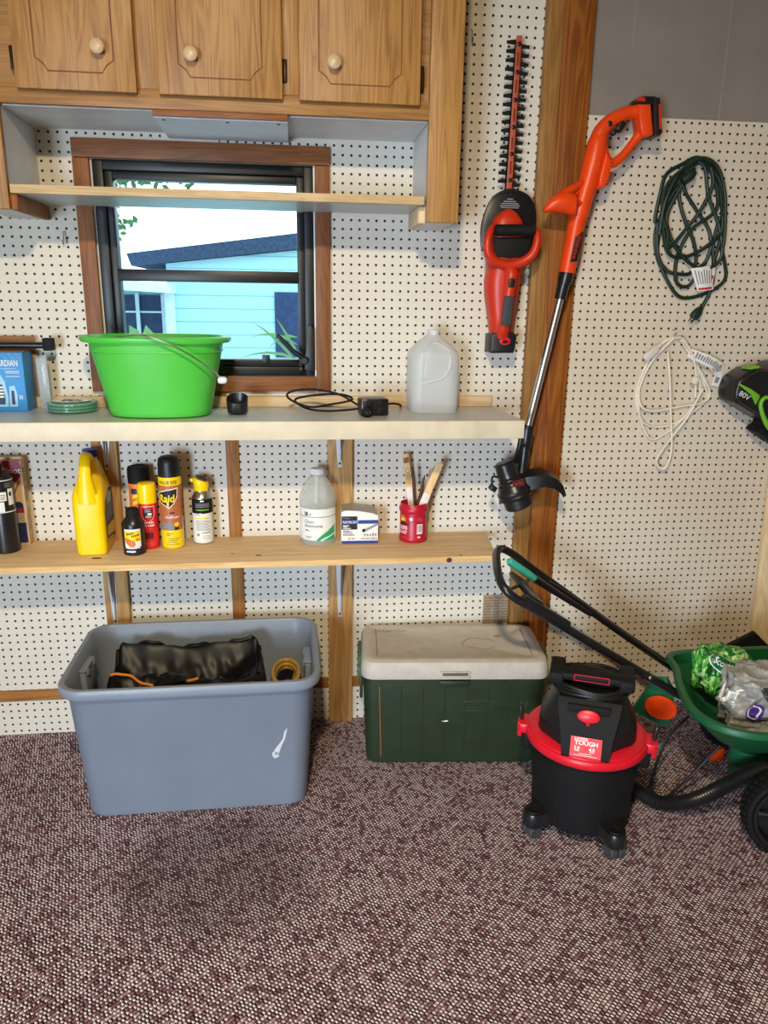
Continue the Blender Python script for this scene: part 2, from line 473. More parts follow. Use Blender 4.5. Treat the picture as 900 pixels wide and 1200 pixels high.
# back wall: pegboard sheets over a backing, with the window opening
WX0, WX1, WZ0, WZ1 = -.567, .068, 1.218, 1.828
b = MB(PEGL)
b.box2((XL, 0, 0), (-.205, .012, WZ0)); b.box2((XL, 0, WZ0), (WX0, .012, WZ1)); b.box2((XL, 0, WZ1), (-.205, .012, ZC))
b.mat(PEGM)
b.box2((-.205, 0, 0), (.80, .012, WZ0)); b.box2((WX1, 0, WZ0), (.80, .012, WZ1)); b.box2((-.205, 0, WZ1), (.80, .012, ZC))
b.mat(PEGR); b.box2((.80, 0, 0), (XR, .012, 1.995))
b.mat(GPAN); b.box2((.80, .006, 1.995), (XR, .012, ZC))
bk = pm('backing_boards', '6e5a44', .8); b.mat(bk)
b.box2((XL, .013, 0), (XR, .10, WZ0)); b.box2((XL, .013, WZ1), (XR, .10, ZC)); b.box2((XL, .013, WZ0), (WX0, .10, WZ1)); b.box2((WX1, .013, WZ0), (XR, .10, WZ1))
struct(b.build('wall_back'))
# seams scratched into the grey panelling
b = MB(pm('panel_groove', 'a59b90', .6))
for x, z0, z1 in ((1.305, 2.0, 2.33), (1.01, 2.18, 2.45), (1.51, 2.0, 2.16)): b.box2((x-.0008, .0045, z0), (x+.0008, .0065, z1))
struct(b.build('trim_1'))

# big corner post: a honey 2x4 beside a wider brown plank
b = MB(POSTL); b.box2((.735, -.030, 0), (.785, .0, ZC), .002); struct(b.build('trim_2'))
b = MB(POSTD); b.box2((.786, -.022, 0), (.880, .0, ZC), .002); struct(b.build('trim_3'))
# uprights and stud on the wall below the shelves
def post(n, m, x0, x1, z0, z1, d): bb = MB(m); bb.box2((x0, -d, z0), (x1, 0, z1), .0015); struct(bb.build(n))
post('trim_4', PINEV, .100, .181, 0, 1.072, .02)
post('trim_5', STUDV, -.223, -.182, .0, 1.072, .006)
post('trim_6', PINEV, -.632, -.556, 0, 1.072, .02)
b = MB(STUDH)
for a, c in ((XL, -.634), (-.554, -.225), (-.180, .098), (.183, .733)): b.box2((a, -.004, .128), (c, 0, .168))
struct(b.build('trim_7'))
b = MB(PINEX); b.box2((XL, -.02, 1.1245), (.632, 0, 1.157), .0015); struct(b.build('trim_8'))

# ---------------------------------------------------------------- window
win = struct(bpy.data.objects.new('window_1', None)); COL.objects.link(win)
b = MB(CEDV)
b.box2((-.612, -.018, 1.172), (WX0, 0, 1.826), .002); b.box2((WX1, -.018, 1.172), (.112, 0, 1.826), .002)
b.mat(CEDH); b.box2((-.612, -.018, 1.828), (.112, 0, 1.878), .002); b.box2((WX0+.002, -.018, 1.172), (WX1-.002, 0, WZ0), .002)
b.mat(CEDV); b.box2((-.25, -.006, 1.157), (-.215, 0, 1.172)) 
b.build('window_casing', win)
b = MB(WHT)
for sx in (WX0+.002, WX1-.002): b.box2((sx-.002, 0, WZ0), (sx+.002, .10, WZ1))
b.build('window_reveal', win)
b = MB(WINF)
def ring(b, x0, x1, z0, z1, w, y0, y1, bev=.002):
    b.box2((x0, y0, z0), (x0+w, y1, z1), bev); b.box2((x1-w, y0, z0), (x1, y1, z1), bev)
    b.box2((x0+w, y0, z0), (x1-w, y1, z0+w), bev); b.box2((x0+w, y0, z1-w), (x1-w, y1, z1), bev)
ring(b, WX0+.004, WX1-.004, WZ0, WZ1, .028, .004, .09)
b.build('window_frame', win)
b = MB(WINF)
ring(b, WX0+.032, WX1-.032, WZ0+.028, WZ1-.028, .022, .018, .06)
b.box2((WX0+.05, .014, 1.497), (WX1-.05, .06, 1.531), .003)
b.box2((-.100, .008, WZ0+.04), (-.076, .018, WZ0+.065), .002)
b.build('window_sash', win)
b = MB(GLASS); b.box2((WX0+.05, .038, WZ0+.045), (WX1-.05, .041, WZ1-.045)); b.build('window_pane', win)
b = MB(BLK)
b.prism([(.030, 1.24), (.062, 1.235), (.062, 1.36), (.052, 1.375), (.040, 1.372), (.036, 1.30)], -.022, .006, .003)
b.tube([(.030, -.026, 1.272), (-.006, -.034, 1.300), (-.052, -.036, 1.348)], [.008, .0065, .0055], 10)
b.lathe([(.012, 0), (.012, .02), (.009, .024)], 16, M=Matrix.Translation((.030, -.012, 1.268)) @ Matrix.Rotation(PI/2, 4, 'X'))
b.lathe([(.008, 0), (.008, .012), (.005, .014)], 12, M=Matrix.Translation((.02, 0, 1.240)) @ Matrix.Rotation(PI/2, 4, 'X'))
b.build('window_crank', win)

# ---------------------------------------------------------------- outside the window
SID = NT('house_siding')
co = SID.coord(); sp = SID.n('ShaderNodeSeparateXYZ'); SID.put(sp.inputs[0], co)
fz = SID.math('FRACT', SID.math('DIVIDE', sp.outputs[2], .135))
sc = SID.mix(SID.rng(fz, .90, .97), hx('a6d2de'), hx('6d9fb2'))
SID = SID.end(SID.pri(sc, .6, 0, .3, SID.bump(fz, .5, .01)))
ROOF = pm('shingle_roof', '2c3f5c', .8, var=.5, vs=30)
DWIN = pm('house_dark_glass', '1c3660', .5, var=.4, vs=14)
HW = pm('house_white_trim', 'cfe4f2', .6)
h = thing('neighbour_house', 'pale blue sided house with a dark shingle roof seen through the window', 'house', (0, 6, -.4))
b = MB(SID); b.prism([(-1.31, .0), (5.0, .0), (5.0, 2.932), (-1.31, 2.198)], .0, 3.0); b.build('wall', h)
b = MB(HW); b.box2((-1.34, -.03, 0), (-1.24, 0, 1.99)); b.build('corner_board', h)
b = MB(ROOF); b.prism([(-1.68, 2.285), (5.0, 3.19), (5.0, 2.94), (-1.64, 2.165)], -.10, 3.2); b.build('roof', h)
b = MB(DWIN); b.box2((-.20, -.02, 1.25), (.45, 0, 1.93)); b.build('shutter', h)
b = MB(SID); b.prism([(-4.2, 0), (-1.36, 0), (-1.36, 1.98), (-4.2, 2.3)], .6, 3.0); b.build('porch_wall', h)
b = MB(HW); b.prism([(-3.2, 2.16), (-1.22, 1.98), (-1.22, 1.90), (-3.2, 2.0)], -.4, .6); b.build('porch_roof', h)
b = MB(DWIN); b.box2((-2.6, .57, .95), (-1.42, .6, 1.88)); f = b.build('porch_window', h)
b = MB(HW)
for x in (-2.2, -1.73, -1.45): b.box2((x-.02, .53, .9), (x+.02, .57, 1.9))
for z in (1.1, 1.45, 1.7): b.box2((-2.6, .55, z-.01), (-1.42, .572, z+.01))
b.build('porch_mullion', f)
gm = pm('pale_bounce_ground', 'c9c6bd', .9, var=.15, vs=8)  # unseen ground, made pale to bounce sky light up onto the cabinet undersides
b = MB(gm); b.box2((-14, .4, -.5), (14, 16, -.42)); struct(b.build('ground_outside'))
b = MB(LEAF)
rnd = random.Random(4)
for i in range(110):
    x = rnd.uniform(-3.2, -1.3); z = rnd.uniform(.3, 1.12); y = rnd.uniform(5.0, 5.4)
    a = rnd.uniform(0, PI); l = rnd.uniform(.1, .22)
    d = V((math.cos(a)*l, 0, abs(math.sin(a))*l)); n = V((-.3*d.z, 0, .3*d.x))
    p = V((x, y, z)); b.add([p, p+d*.5+n, p+d, p+d*.5-n], [(0, 1, 2, 3)])
tag(b.build('hedge_leaves'), 'low leafy green hedge in front of the neighbouring porch', 'hedge', kind='stuff')
def leafblade(b, p, d, w, droop):
    pts = [V(p)+V(d)*t+V((0, 0, -droop*t*t)) for t in (0, .25, .5, .75, 1)]
    L = []; R = []
    for i, q in enumerate(pts):
        k = w*(.3, 1, .9, .55, .02)[i]; s = V((-d[2], 0, d[0])).normalized()*k
        L.append(q+s); R.append(q-s)
    vs = L+R; b.add(vs, [(i, i+1, 5+i+1, 5+i) for i in range(4)])
pl = thing('garden_plant', 'arching long leaved green plant outside the lower right of the window', 'plant', (.02, 3.0, -.4))
b = MB(LEAF)
for (x, z, dx, dz, dr) in ((0, 1.42, -.25, .32, .12), (0, 1.45, -.33, .14, .18), (.02, 1.45, -.13, .26, .04), (.05, 1.4, -.28, .02, .14), (.04, 1.5, .18, .26, .1), (.03, 1.38, -.12, -.12, .1), (0, 1.55, -.28, .2, .22), (.05, 1.55, .2, .1, .2), (-.02, 1.35, -.25, -.06, .1), (.02, 1.3, -.1, -.22, .0), (.06, 1.45, .1, .33, .05), (0, 1.6, -.2, .08, .25)):
    leafblade(b, (x, 0, z), (dx*1.25, rnd.uniform(-.1, .1), dz*1.25), .0105, dr)
b.build('leaf', pl)
b = MB(LEAFD); b.tube([(.03, 0, 0), (.02, 0, .8), (.03, .02, 1.6)], [.015, .012, .006], 8); b.build('stem', pl)
tr = thing('garden_tree', 'dark leafy branch tips hanging at the upper left of the window', 'tree', (-2.4, 3.2, -.4))
b = MB(LEAFD)
for i in range(240):
    cx, cz = rnd.choice(((1.20, 2.55), (1.32, 2.62), (1.22, 2.35), (1.14, 2.45), (1.5, 2.63), (1.68, 2.66), (1.1, 2.65)))
    x = cx+rnd.gauss(0, .055); z = cz+rnd.gauss(0, .05); y = rnd.uniform(-.15, .15)
    a = rnd.uniform(0, 2*PI); l = rnd.uniform(.03, .07)
    d = V((math.cos(a)*l, 0, math.sin(a)*l)); n = V((-.28*d.z, .004, .28*d.x)); p = V((x, y, z))
    b.add([p, p+d*.5+n, p+d, p+d*.5-n], [(0, 1, 2, 3)])
for i in range(500):
    p = V((rnd.gauss(0, .7), rnd.gauss(0, .7), 3.6+rnd.gauss(0, .45)))
    a = rnd.uniform(0, 2*PI); l = rnd.uniform(.08, .16); d = V((math.cos(a)*l, rnd.uniform(-.05, .05), math.sin(a)*l)); n = V((-.28*d.z, .02, .28*d.x))
    b.add([p, p+d*.5+n, p+d, p+d*.5-n], [(0, 1, 2, 3)])
b.build('foliage', tr)
b = MB(BRUSH)
b.tube([(0, 0, 0), (0, 0, 2.2), (.1, 0, 3.6)], [.12, .09, .04], 10)
b.tube([(.02, 0, 2.4), (.6, 0, 2.85), (1.1, 0, 2.68), (1.7, 0, 2.67)], [.05, .02, .01, .004], 8, 4)
b.tube([(.9, 0, 2.76), (1.12, 0, 2.6), (1.2, 0, 2.35)], [.012, .008, .003], 6, 4)
b.build('trunk', tr)

# ---------------------------------------------------------------- light
w = bpy.data.worlds.new('world'); SC.world = w; w.use_nodes = True
bg = w.node_tree.nodes['Background']; bg.inputs[0].default_value = (.93, .97, 1, 1); bg.inputs[1].default_value = 3.0
def area(name, loc, aim, sx, sy, power, col):
    l = bpy.data.lights.new(name, 'AREA'); l.shape = 'RECTANGLE'; l.size = sx; l.size_y = sy; l.energy = power; l.color = col
    o = bpy.data.objects.new(name, l); COL.objects.link(o); o.location = loc
    o.rotation_euler = (V(aim)-V(loc)).to_track_quat('-Z', 'Y').to_euler()
    return o
area('ceiling_lamp', (-.12, -2.45, 2.5), (-.12, -2.0, 0), .14, .14, LAMP_W, (1.0, .82, .54))
area('doorway_daylight', (-1.65, YB+.02, .80), (.45, 0, .30), .8, 1.4, DOOR_W, (.64, .81, 1.0)).data.spread = math.radians(85)
SC.view_settings.view_transform = 'Standard'; SC.view_settings.look = 'None'
SC.view_settings.exposure = EXPO; SC.view_settings.gamma = 1.0
try: SC.view_settings.use_curve_mapping = False
except Exception: pass
SC.cycles.max_bounces = 8; SC.cycles.transparent_max_bounces = 12
SC.cycles.use_denoising = True
try: SC.cycles.denoising_prefilter = 'NONE'
except Exception: pass
# ---------------------------------------------------------------- upper cabinet
cab = thing('upper_cabinet', 'honey oak wall cabinet with three doors above the window', 'cabinet', (0, 0, 1.655))
T = Matrix.Translation((0, 0, -1.655))
CX0, CX1, CY, CZ = -.79, .445, -.275, 1.905
b = MB(OAKH); b.box2((CX0, CY+.018, CZ+.002), (CX1, 0, 2.62-.002), M=T); b.build('carcass', cab)
b = MB(OAKV)
for x0, x1, z0 in ((CX0, -.707, 1.66), (-.375, -.318, 1.947), (-.02, .024, 1.947), (.359, CX1, 1.655)):
    b.box2((x0, CY, z0), (x1, CY+.019, 2.618), .0015, M=T)
b.mat(OAKH)
b.box2((-.707, CY, CZ-.002), (.359, CY+.019, 1.947), .0015, M=T)
b.build('face_frame', cab)
b = MB(MELA); b.box2((-.707, CY+.02, CZ-.004), (.359, -.001, CZ), M=T); b.build('underside', cab)
def cheek(x0, x1, z0):
    b = MB(MELA); b.box2((x0, CY+.02, z0+.002), (x1, -.001, CZ), M=T); b.build('cheek', cab)
cheek(-.79, -.709, 1.66); cheek(.361, .443, 1.655)
b = MB(PINEX)
b.box2((.343, CY+.035, 1.655), (.3605, -.05, 1.697), .001, M=T); b.build('shelf_cleat', cab)
b = MB(POSTD); b.box2((-.7085, CY+.012, 1.66), (-.690, -.002, 1.697), .001, M=T)
b.build('shelf_cleat', cab)
b = MB(MELB); b.box2((-.342, -.262, 1.886), (-.006, -.004, 1.9005), M=T)
b.mat(CEDH); b.box2((-.342, -.2725, 1.888), (-.006, -.2625, 1.9028), .001, M=T)
for x in (-.32, -.16, -.03): b.mat(BRASS); b.lathe([(.004, 0), (.004, .002)], 8, (x, -.24, 1.8845), M=T)
lab(b.build('underside_board', cab), 'pale blue board with a cedar front strip under the cabinet')
def door(x0, x1, hingeside, kx, kz):
    b = MB(OAKV); b.box2((x0, -.295, 1.932), (x1, -.2765, 2.6), .003, M=T)
    # routed groove with notched corners
    g = .05; gz = 1.972; c = .028; yy = -.2953
    P = [(x0+g, yy, 2.55), (x0+g, yy, gz+c), (x0+g+c*.25, yy, gz+c*.85), (x0+g+c*.65, yy, gz+c*.55), (x0+g+c, yy, gz), (x1-g-c, yy, gz), (x1-g-c*.65, yy, gz+c*.55), (x1-g-c*.25, yy, gz+c*.85), (x1-g, yy, gz+c), (x1-g, yy, 2.55)]
    b.mat(OAKG); b.tube(P, .0016, 6, M=T)
    d = b.build('door', cab)
    b = MB(pm('pale_wood_knob', 'cfb28c', .35))
    Mk = T @ Matrix.Translation((kx, -.295, kz)) @ Matrix.Rotation(PI/2, 4, 'X')
    b.lathe([(.008, 0), (.007, .010), (.012, .016), (.0165, .022), (.0165, .027), (.012, .031), (.004, .0325), (0, .0326)], 24, M=Mk)
    b.build('knob', d)
    hxx = x0-.005 if hingeside < 0 else x1+.005
    for hz in (2.0, 2.5):
        b = MB(BRASS); b.box2((hxx-.006, -.283, hz-.026), (hxx+.006, -.2755, hz+.026), .002, M=T)
        b.tube([(hxx+.004*-hingeside, -.286, hz-.024), (hxx+.004*-hingeside, -.286, hz+.024)], .0035, 8, M=T)
        b.build('hinge', d)
door(-.655, -.372, -1, -.453, 2.023)
door(-.319, -.017, 1, -.236, 2.017)
door(.024, .331, 1, .111, 2.015)

# loose board resting on the cleats under the cabinet
sb = thing('shelf_board', 'long pale shelf board under the cabinets crossing the top of the window', 'shelf', (-.17, -.15, 1.698))
b = MB(LAM); b.box2((-.532, -.108, 0), (.522, .115, .020)); b.build('panel', sb)
b = MB(BOARDX); b.box2((-.532, -.124, 0), (.522, -.108, .021), .001); b.build('front_edge', sb)

# ---------------------------------------------------------------- cream shelf, pine shelf and brackets
cs = thing('wall_shelf', 'long cream fronted laminate shelf under the window', 'shelf', (-.8, -.16, 1.074))
T = Matrix.Translation((.8, .16, -1.074))
b = MB(LAM)
b.prism([(-2.28, -.305), (.652, -.305), (.637, -.001), (-2.28, -.001)], 1.108, 1.124, M=T @ Matrix(((1, 0, 0, 0), (0, 0, 1, 0), (0, 1, 0, 0), (0, 0, 0, 1))))
b.build('top', cs)
b = MB(CREAM); b.box2((-2.28, -.321, 1.073), (.653, -.305, 1.124), .0012, M=T); b.build('front_board', cs)
b = MB(PINEX); b.box2((-2.28, -.303, 1.090), (.64, -.021, 1.107), M=T); b.build('underside', cs)
ps = thing('wall_shelf', 'rough pine plank shelf below the cream one, holding cans and bottles', 'shelf', (-.8, -.12, .675))
T = Matrix.Translation((.8, .12, -.675)) @ Matrix(((1, 0, 0, 0), (0, 0, 1, 0), (0, 1, 0, 0), (0, 0, 0, 1)))
b = MB(PINEX)
b.prism([(-2.28, -.252), (.612, -.252), (.640, -.001), (-2.28, -.001)], .676, .695, .001, M=T)
b.mat(PINEE); b.prism([(-2.28, -.256), (.611, -.256), (.6122, -.252), (-2.28, -.252)], .6765, .6945, M=T)
b.build('plank', ps)
for x, y, rx, ry in ((-.60, -.19, .016, .007), (-.12, -.20, .010, .005), (-.20, -.18, .006, .003), (.50, -.245, .006, .004)):
    b = MB(BRUSH); b.add([(x+rx*math.cos(t*PI/8)+.8, y+ry*math.sin(t*PI/8)+.12, .0206) for t in range(16)], [tuple(range(16))]); b.build('wood_knot', ps)
b = MB(BRUSH); b.add([(.462+.009*math.cos(t*PI/8)+.8, -.2565+.12, .009+.008*math.sin(t*PI/8)) for t in range(16)], [tuple(range(16))])
b.build('wood_knot', ps)
def bracket(x, ztop, L, drop, label):
    t = thing('shelf_bracket', label, 'bracket', (x, -.02, ztop-drop), 0, 'steel shelf brackets')
    b = MB(BRKT)
    def arm(w0, w1, z0, z1, y):
        b.prism([(-w0, z0), (w0, z0), (w1, z1), (-w1, z1)], y-.0015, y, M=None)
    arm(.006, .016, 0, drop, -.001); 
    b.box2((-.013, -L, drop-.002), (.013, -.002, drop))
    b.build('plate', t)
    b = MB(BRKT)
    b.add([(-.003, -.002, .03), (.003, -.002, .03), (.003, -.004, .02), (-.003, -.004, .02)], [(0, 1, 2, 3)])
    b.prism([(-.0025, .02), (.0025, .02), (.008, drop-.003), (-.008, drop-.003)], -.016, -.002)
    b.add([(0, -.003, .03), (0, -.07, drop-.003), (0, -.003, drop-.003), (.0015, -.003, .03), (.0015, -.07, drop-.003), (.0015, -.003, drop-.003)], [(0, 1, 2), (5, 4, 3), (0, 3, 4, 1), (1, 4, 5, 2), (2, 5, 3, 0)])
    b.build('brace', t)
    b = MB(BRASS); b.lathe([(.004, 0), (.003, .003)], 10, M=Matrix.Translation((0, -.0025, .012)) @ Matrix.Rotation(PI/2, 4, 'X')); b.build('screw', t)
bracket(.139, 1.089, .24, .16, 'white steel bracket under the cream shelf above the boxed duct')
bracket(-.588, 1.089, .24, .16, 'white steel bracket under the cream shelf behind the yellow jug')
bracket(.139, .675, .2, .27, 'white steel bracket under the pine shelf between tote and cooler')
bracket(-.604, .675, .2, .27, 'white steel bracket under the pine shelf behind the grey tote')
# paper label on the pegboard
pl = thing('paper_label', 'yellowed printed paper label stuck on the pegboard behind the cooler', 'label', (.695, -.0006, .35))
b = MB(KHAKI); b.box2((-.05, -.0005, -.0), (.05, .0005, .11)); b.build('sheet', pl)
b = MB(pm('faded_print', '756350', .8))
for i in range(9):
    for x0, x1 in ((-.045, -.018), (-.013, .012), (.017, .045)):
        b.box2((x0, -.0008, .012+i*.0105), (x1-random.random()*.006, -.0004, .0155+i*.0105))
b.build('print', pl)
# little wire peg hooks
def hook(label, x, z, L=.03):
    b = MB(STEEL)
    b.tube([(0, .006, 0), (0, -.004, 0), (0, -.012, -.004), (0, -.014, -L), (0, -.022, -L-.006), (0, -.03, -L+.004)], .0016, 8, 3)
    o = b.build('peg_hook'); o.location = (x, 0, z); tag(o, label, 'hook', 'wire peg hooks')
hook('thin wire peg hook on the pegboard right beside the cabinet', .521, 2.20)
hook('thin wire peg hook on the pegboard left of the window frame', -.655, 1.63)
hook('thin wire peg hook holding up the coiled white cord', 1.232, 1.372, .012)
hook('thin wire peg hook holding up the coiled dark green cord', 1.245, 1.885, .008)
# ================================================================ things on the cream shelf
ZW, ZL = 1.1245, .6955
# --- lime bucket
t = thing('bucket', 'lime green oval plastic bucket on the cream shelf before the window', 'bucket', (-.385, -.165, ZW))
def oval(a, bb, z, n=48, e=2.5): return super_ring(a, bb, (0, 0, z), n, e)
b = MB(LIME)
R = [oval(.126, .086, 0), oval(.138, .096, .003), oval(.143, .100, .02), oval(.183, .132, .205)]
R += [oval(.201, .143, .206), oval(.205, .146, .211), oval(.205, .146, .219), oval(.201, .142, .222), oval(.183, .130, .222), oval(.178, .127, .20), oval(.142, .098, .012), oval(.001, .001, .011)]
b.rings(R)
b.build('body', t)
b = MB(LIME)
def spout(s, u):  # pouring lip at the left end
    a = -1+2*s
    x = -.195-.020*(1-a*a)*u; y = .06*a
    return (x, y, .221-.012*(1-u)*(1-abs(a)))
b.grid(10, 4, spout); b.grid(10, 4, lambda s, u: tuple(V(spout(s, u))-V((0, 0, .008))))
b.build('spout', t)
b = MB(LIME)
b.rings([oval(.1785, .1285, .180), oval(.1815, .131, .1805), oval(.181, .1305, .184), oval(.1785, .1285, .1845)], False, False)
b.build('rim_band', t)
b = MB(STEEL)
b.tube([(.182, -.055, .105), (.15, -.119, .145), (.09, -.152, .19), (.02, -.162, .222), (-.015, -.148, .229), (-.06, -.08, .225), (-.12, -.03, .215), (-.165, -.0, .20)], .0021, 8, 6)
b.build('handle', t)
b = MB(WHT)
b.lathe([(.008, -.012), (.010, -.006), (.010, .006), (.006, .012)], 14, M=Matrix.Translation((.182, -.06, .103)) @ Matrix.Rotation(PI/2, 4, 'Y'))
b.build('pivot', t)

# --- bottle-jack box and the loose things on it
t = thing('jack_box', 'blue printed cardboard box with white lettering at the left end of the cream shelf', 'box', (-.776, -.105, ZW))
b = MB(SKYB); b.box2((-.17, 0, 0), (0, .085, .168), .001); b.build('carton', t)
b = MB(CARD); b.box2((-.19, .0855, 0), (.012, .089, .211), .0005)
b.prism([(-.17, .1685), (-.002, .1685), (.0, .171), (-.17, .171)], .02, .085)
b.build('flap', t)
fm = flatmap((0, -.0004, 0), (1, 0, 0), (0, 0, 1))
b = MB(PAPER)
b.text('GUARDIAN', .0245, fm, -.014, .130, .0008, 'R', .016, .62)
b.mat(LBLUE)
b.patch(fm, -.1, -.02, .122, .124, .0008)
b.poly(fm, [(-.088, .014), (-.052, .014), (-.05, .04), (-.055, .085), (-.064, .105), (-.076, .105), (-.085, .085), (-.09, .04)], .0006)
b.poly(fm, [(-.048, .014), (-.026, .014), (-.024, .05), (-.03, .075), (-.044, .072)], .0006)
b.mat(NAVY)
b.poly(fm, [(-.08, .02), (-.06, .02), (-.058, .04), (-.063, .078), (-.077, .078), (-.083, .04)], .001)
b.poly(fm, [(-.042, .02), (-.032, .02), (-.032, .06), (-.04, .06)], .001)
b.mat(PAPER)
for i in range(4): b.patch(fm, -.079, -.061, .040+i*.009, .045+i*.009, .0014)
for v in (.110, .1145, .10): b.patch(fm, -.050, -.012, v, v+.0016, .0008)
for v in (.036, .040, .044): b.patch(fm, -.02, -.009, v, v+.0018, .0008)
b.mat(NAVY)
for i in range(9):
    b.poly(fm, [(-.168+i*.02, .166), (-.167+i*.02, .166), (-.151+i*.02, .146), (-.152+i*.02, .146)][::1], .0004)
b.build('print', t)
t = thing('wrapped_card', 'clear wrapped package standing between the blue box and green line', 'package', (-.740, -.05, ZW))
b = MB(CARDG); b.box2((-.014, -.003, 0), (.016, .004, .150), .001, M=Matrix.Rotation(.05, 4, 'X')); b.build('card', t)
b = MB(WRAP); b.box2((-.018, -.006, 0), (.019, .0065, .158), .002, M=Matrix.Rotation(.05, 4, 'X')); b.build('wrap', t)
t = thing('plastic_tube', 'black plastic tube with a square end cap lying across the blue box', 'tube', (-.83, -.055, 1.3105))
b = MB(BLK2); b.tube([(-.3, 0, 0), (.105, 0, 0)], .0095, 16); b.build('tube', t)
b = MB(BLKM); b.box2((.102, -.017, -.0145), (.13, .017, .0215), .004); b.build('end_cap', t)
b = MB(BLKM); b.tube([(-.12, 0, 0), (-.04, 0, 0)], .0115, 16); b.build('sleeve', t)
# --- trimmer line pack
t = thing('trimmer_line_pack', 'flat coil of green trimmer line in clear wrap left of the bucket', 'line pack', (-.650, -.102, ZW))
b = MB(TEALW)
for k in range(3):
    b.lathe([(.040, .001), (.064+.002*(k == 1), .001), (.070, .003), (.070, .007), (.064, .0088), (.040, .0088), (.040, .001)], 48, (0, 0, .002+k*.0088), cap0=False, cap1=False)
b.build('coil', t)
b = MB(WRAP)
b.lathe([(.001, .0), (.072, .0), (.0765, .005), (.0765, .024), (.072, .031), (.001, .032)], 48)
b.add([(.06, -.03, .012), (.098, -.045, .016), (.098, -.01, .004), (.06, .0, .012)], [(0, 1, 2, 3)])
b.build('wrap', t)
b = MB(PAPER); b.lathe([(.001, .0325), (.055, .0322)], 40, cap0=False, cap1=False)
b.mat(INK)
for i in range(5): b.box((-.02+i*.011, .006*(i % 2)-.01, .0331), (.008, .03-.004*i, .0006))
b.mat(TEALW); b.box((.02, -.035, .0331), (.04, .012, .0006))
b.build('label', t)
# --- small black cup
t = thing('scoop_cup', 'small black open plastic cup on the cream shelf right of the bucket', 'cup', (-.168, -.17, ZW))
b = MB(BLK2)
def cr_(w, d, z0, z1): return [(x, y, (z0+z1)/2+(z1-z0)*(y/.055)) for x, y, z in rrect(w, d, .024, 6)]
b.rings([cr_(.046, .046, 0, 0), cr_(.058, .056, .006, .006), cr_(.062, .060, .034, .056), cr_(.058, .056, .036, .058), cr_(.052, .050, .012, .014), cr_(.001, .001, .012, .012)])
b.build('cup', t)
# --- power adapter
t = thing('power_adapter', 'black power tap block with a looped cord on the cream shelf', 'adapter', (.226, -.19, ZW), .12)
b = MB(BLK2); b.box2((-.04, -.033, .0), (.043, .027, .050), .006); b.build('body', t)
b = MB(BLKM)
for x, z in ((-.016, .014), (-.016, .038), (.018, .016), (.018, .04)):
    b.lathe([(.0105, 0), (.0105, .004), (.007, .005), (0, .005)], 20, M=Matrix.Translation((x, -.0325, z)) @ Matrix.Rotation(PI/2, 4, 'X'))
b.build('outlet_cap', t)
b = MB(BLKM)
b.lathe([(.014, 0), (.014, .014), (.010, .02), (.010, .024)], 20, M=Matrix.Translation((-.028, -.043, .015)) @ Matrix.Rotation(PI/2, 4, 'X'))
b.mat(STEEL); b.box((-.032, -.07, .016), (.0015, .012, .006)); b.box((-.022, -.07, .016), (.0015, .012, .006))
b.build('plug', t)
b = MB(BLKM)
T = Matrix.Rotation(-.12, 4, 'Z') @ Matrix.Translation((-.226, .19, -ZW))
b.tube([(.185, -.17, 1.15), (.128, -.13, 1.178), (.05, -.115, 1.190), (-.015, -.115, 1.182), (-.018, -.14, 1.165), (.04, -.17, 1.145), (.11, -.15, 1.150), (.17, -.14, 1.162), (.14, -.12, 1.175), (.06, -.11, 1.172), (.0, -.12, 1.160), (.03, -.145, 1.138), (.09, -.16, 1.131), (.16, -.165, 1.135), (.19, -.17, 1.14)], .0034, 8, 6, M=T)
b.tube([(.268, -.16, 1.15), (.295, -.14, 1.150), (.318, -.10, 1.142), (.330, -.06, 1.132), (.332, -.03, 1.129)], .0034, 8, 6, M=T)
b.build('cord', t)
# --- milk jug
t = thing('milk_jug', 'empty translucent gallon milk jug at the right end of the cream shelf', 'jug', (.42, -.097, ZW))
b = MB(JUG)
def rr(w, d, r, z, cx=0, cy=0): return rrect(w, d, r, 6, z, cx, cy)
b.rings([rr(.125, .125, .03, .004), rr(.138, .138, .03, 0), rr(.144, .144, .032, .006), rr(.148, .148, .034, .05), rr(.148, .148, .034, .150), rr(.146, .146, .036, .168), rr(.138, .138, .040, .182), rr(.104, .106, .042, .202, 0, .002), rr(.062, .064, .03, .220), rr(.044, .044, .0219, .226), rr(.037, .037, .0184, .229), rr(.036, .036, .0179, .237), rr(.039, .039, .0194, .238), rr(.039, .039, .0194, .243), rr(.033, .033, .0164, .2435), rr(.031, .031, .0154, .222)], True, False)
b.build('body', t)
b = MB(JUG)
b.tube([(.036, -.066, .180), (.041, -.0715, .150), (.034, -.073, .125), (.016, -.0735, .105), (-.020, -.0735, .094), (-.046, -.0735, .088)], [.004, .0055, .0055, .0045, .004, .003], 10, 6)
b.tube([(-.047, -.0735, .036), (-.047, -.0735, .088), (-.045, -.072, .130), (-.042, -.068, .178)], [.002, .003, .0045, .005], 8, 6)
b.tube([(-.034, -.072, .112), (-.030, -.0705, .150), (-.020, -.058, .190)], [.003, .004, .003], 8, 6)
b.tube([(-.020, -.058, .192), (.0, -.050, .207), (.036, -.062, .186)], [.003, .003, .003], 8, 6)
b.build('handle', t)
b = MB(LIQ); b.rings([rr(.03, .03, .0149, .0405), rr(.138, .138, .03, .0405)], False, False); 
b.bm.free()

# ================================================================ things on the pine shelf
def bands(t, R, zs, a0, n=40):
    """printed sleeve of coloured bands around a can: list of (z0, z1, material)"""
    b = MB()
    for z0, z1, m in zs:
        b.mat(m); b.lathe([(R, z0), (R, z1)], n, cap0=False, cap1=False)
    return b
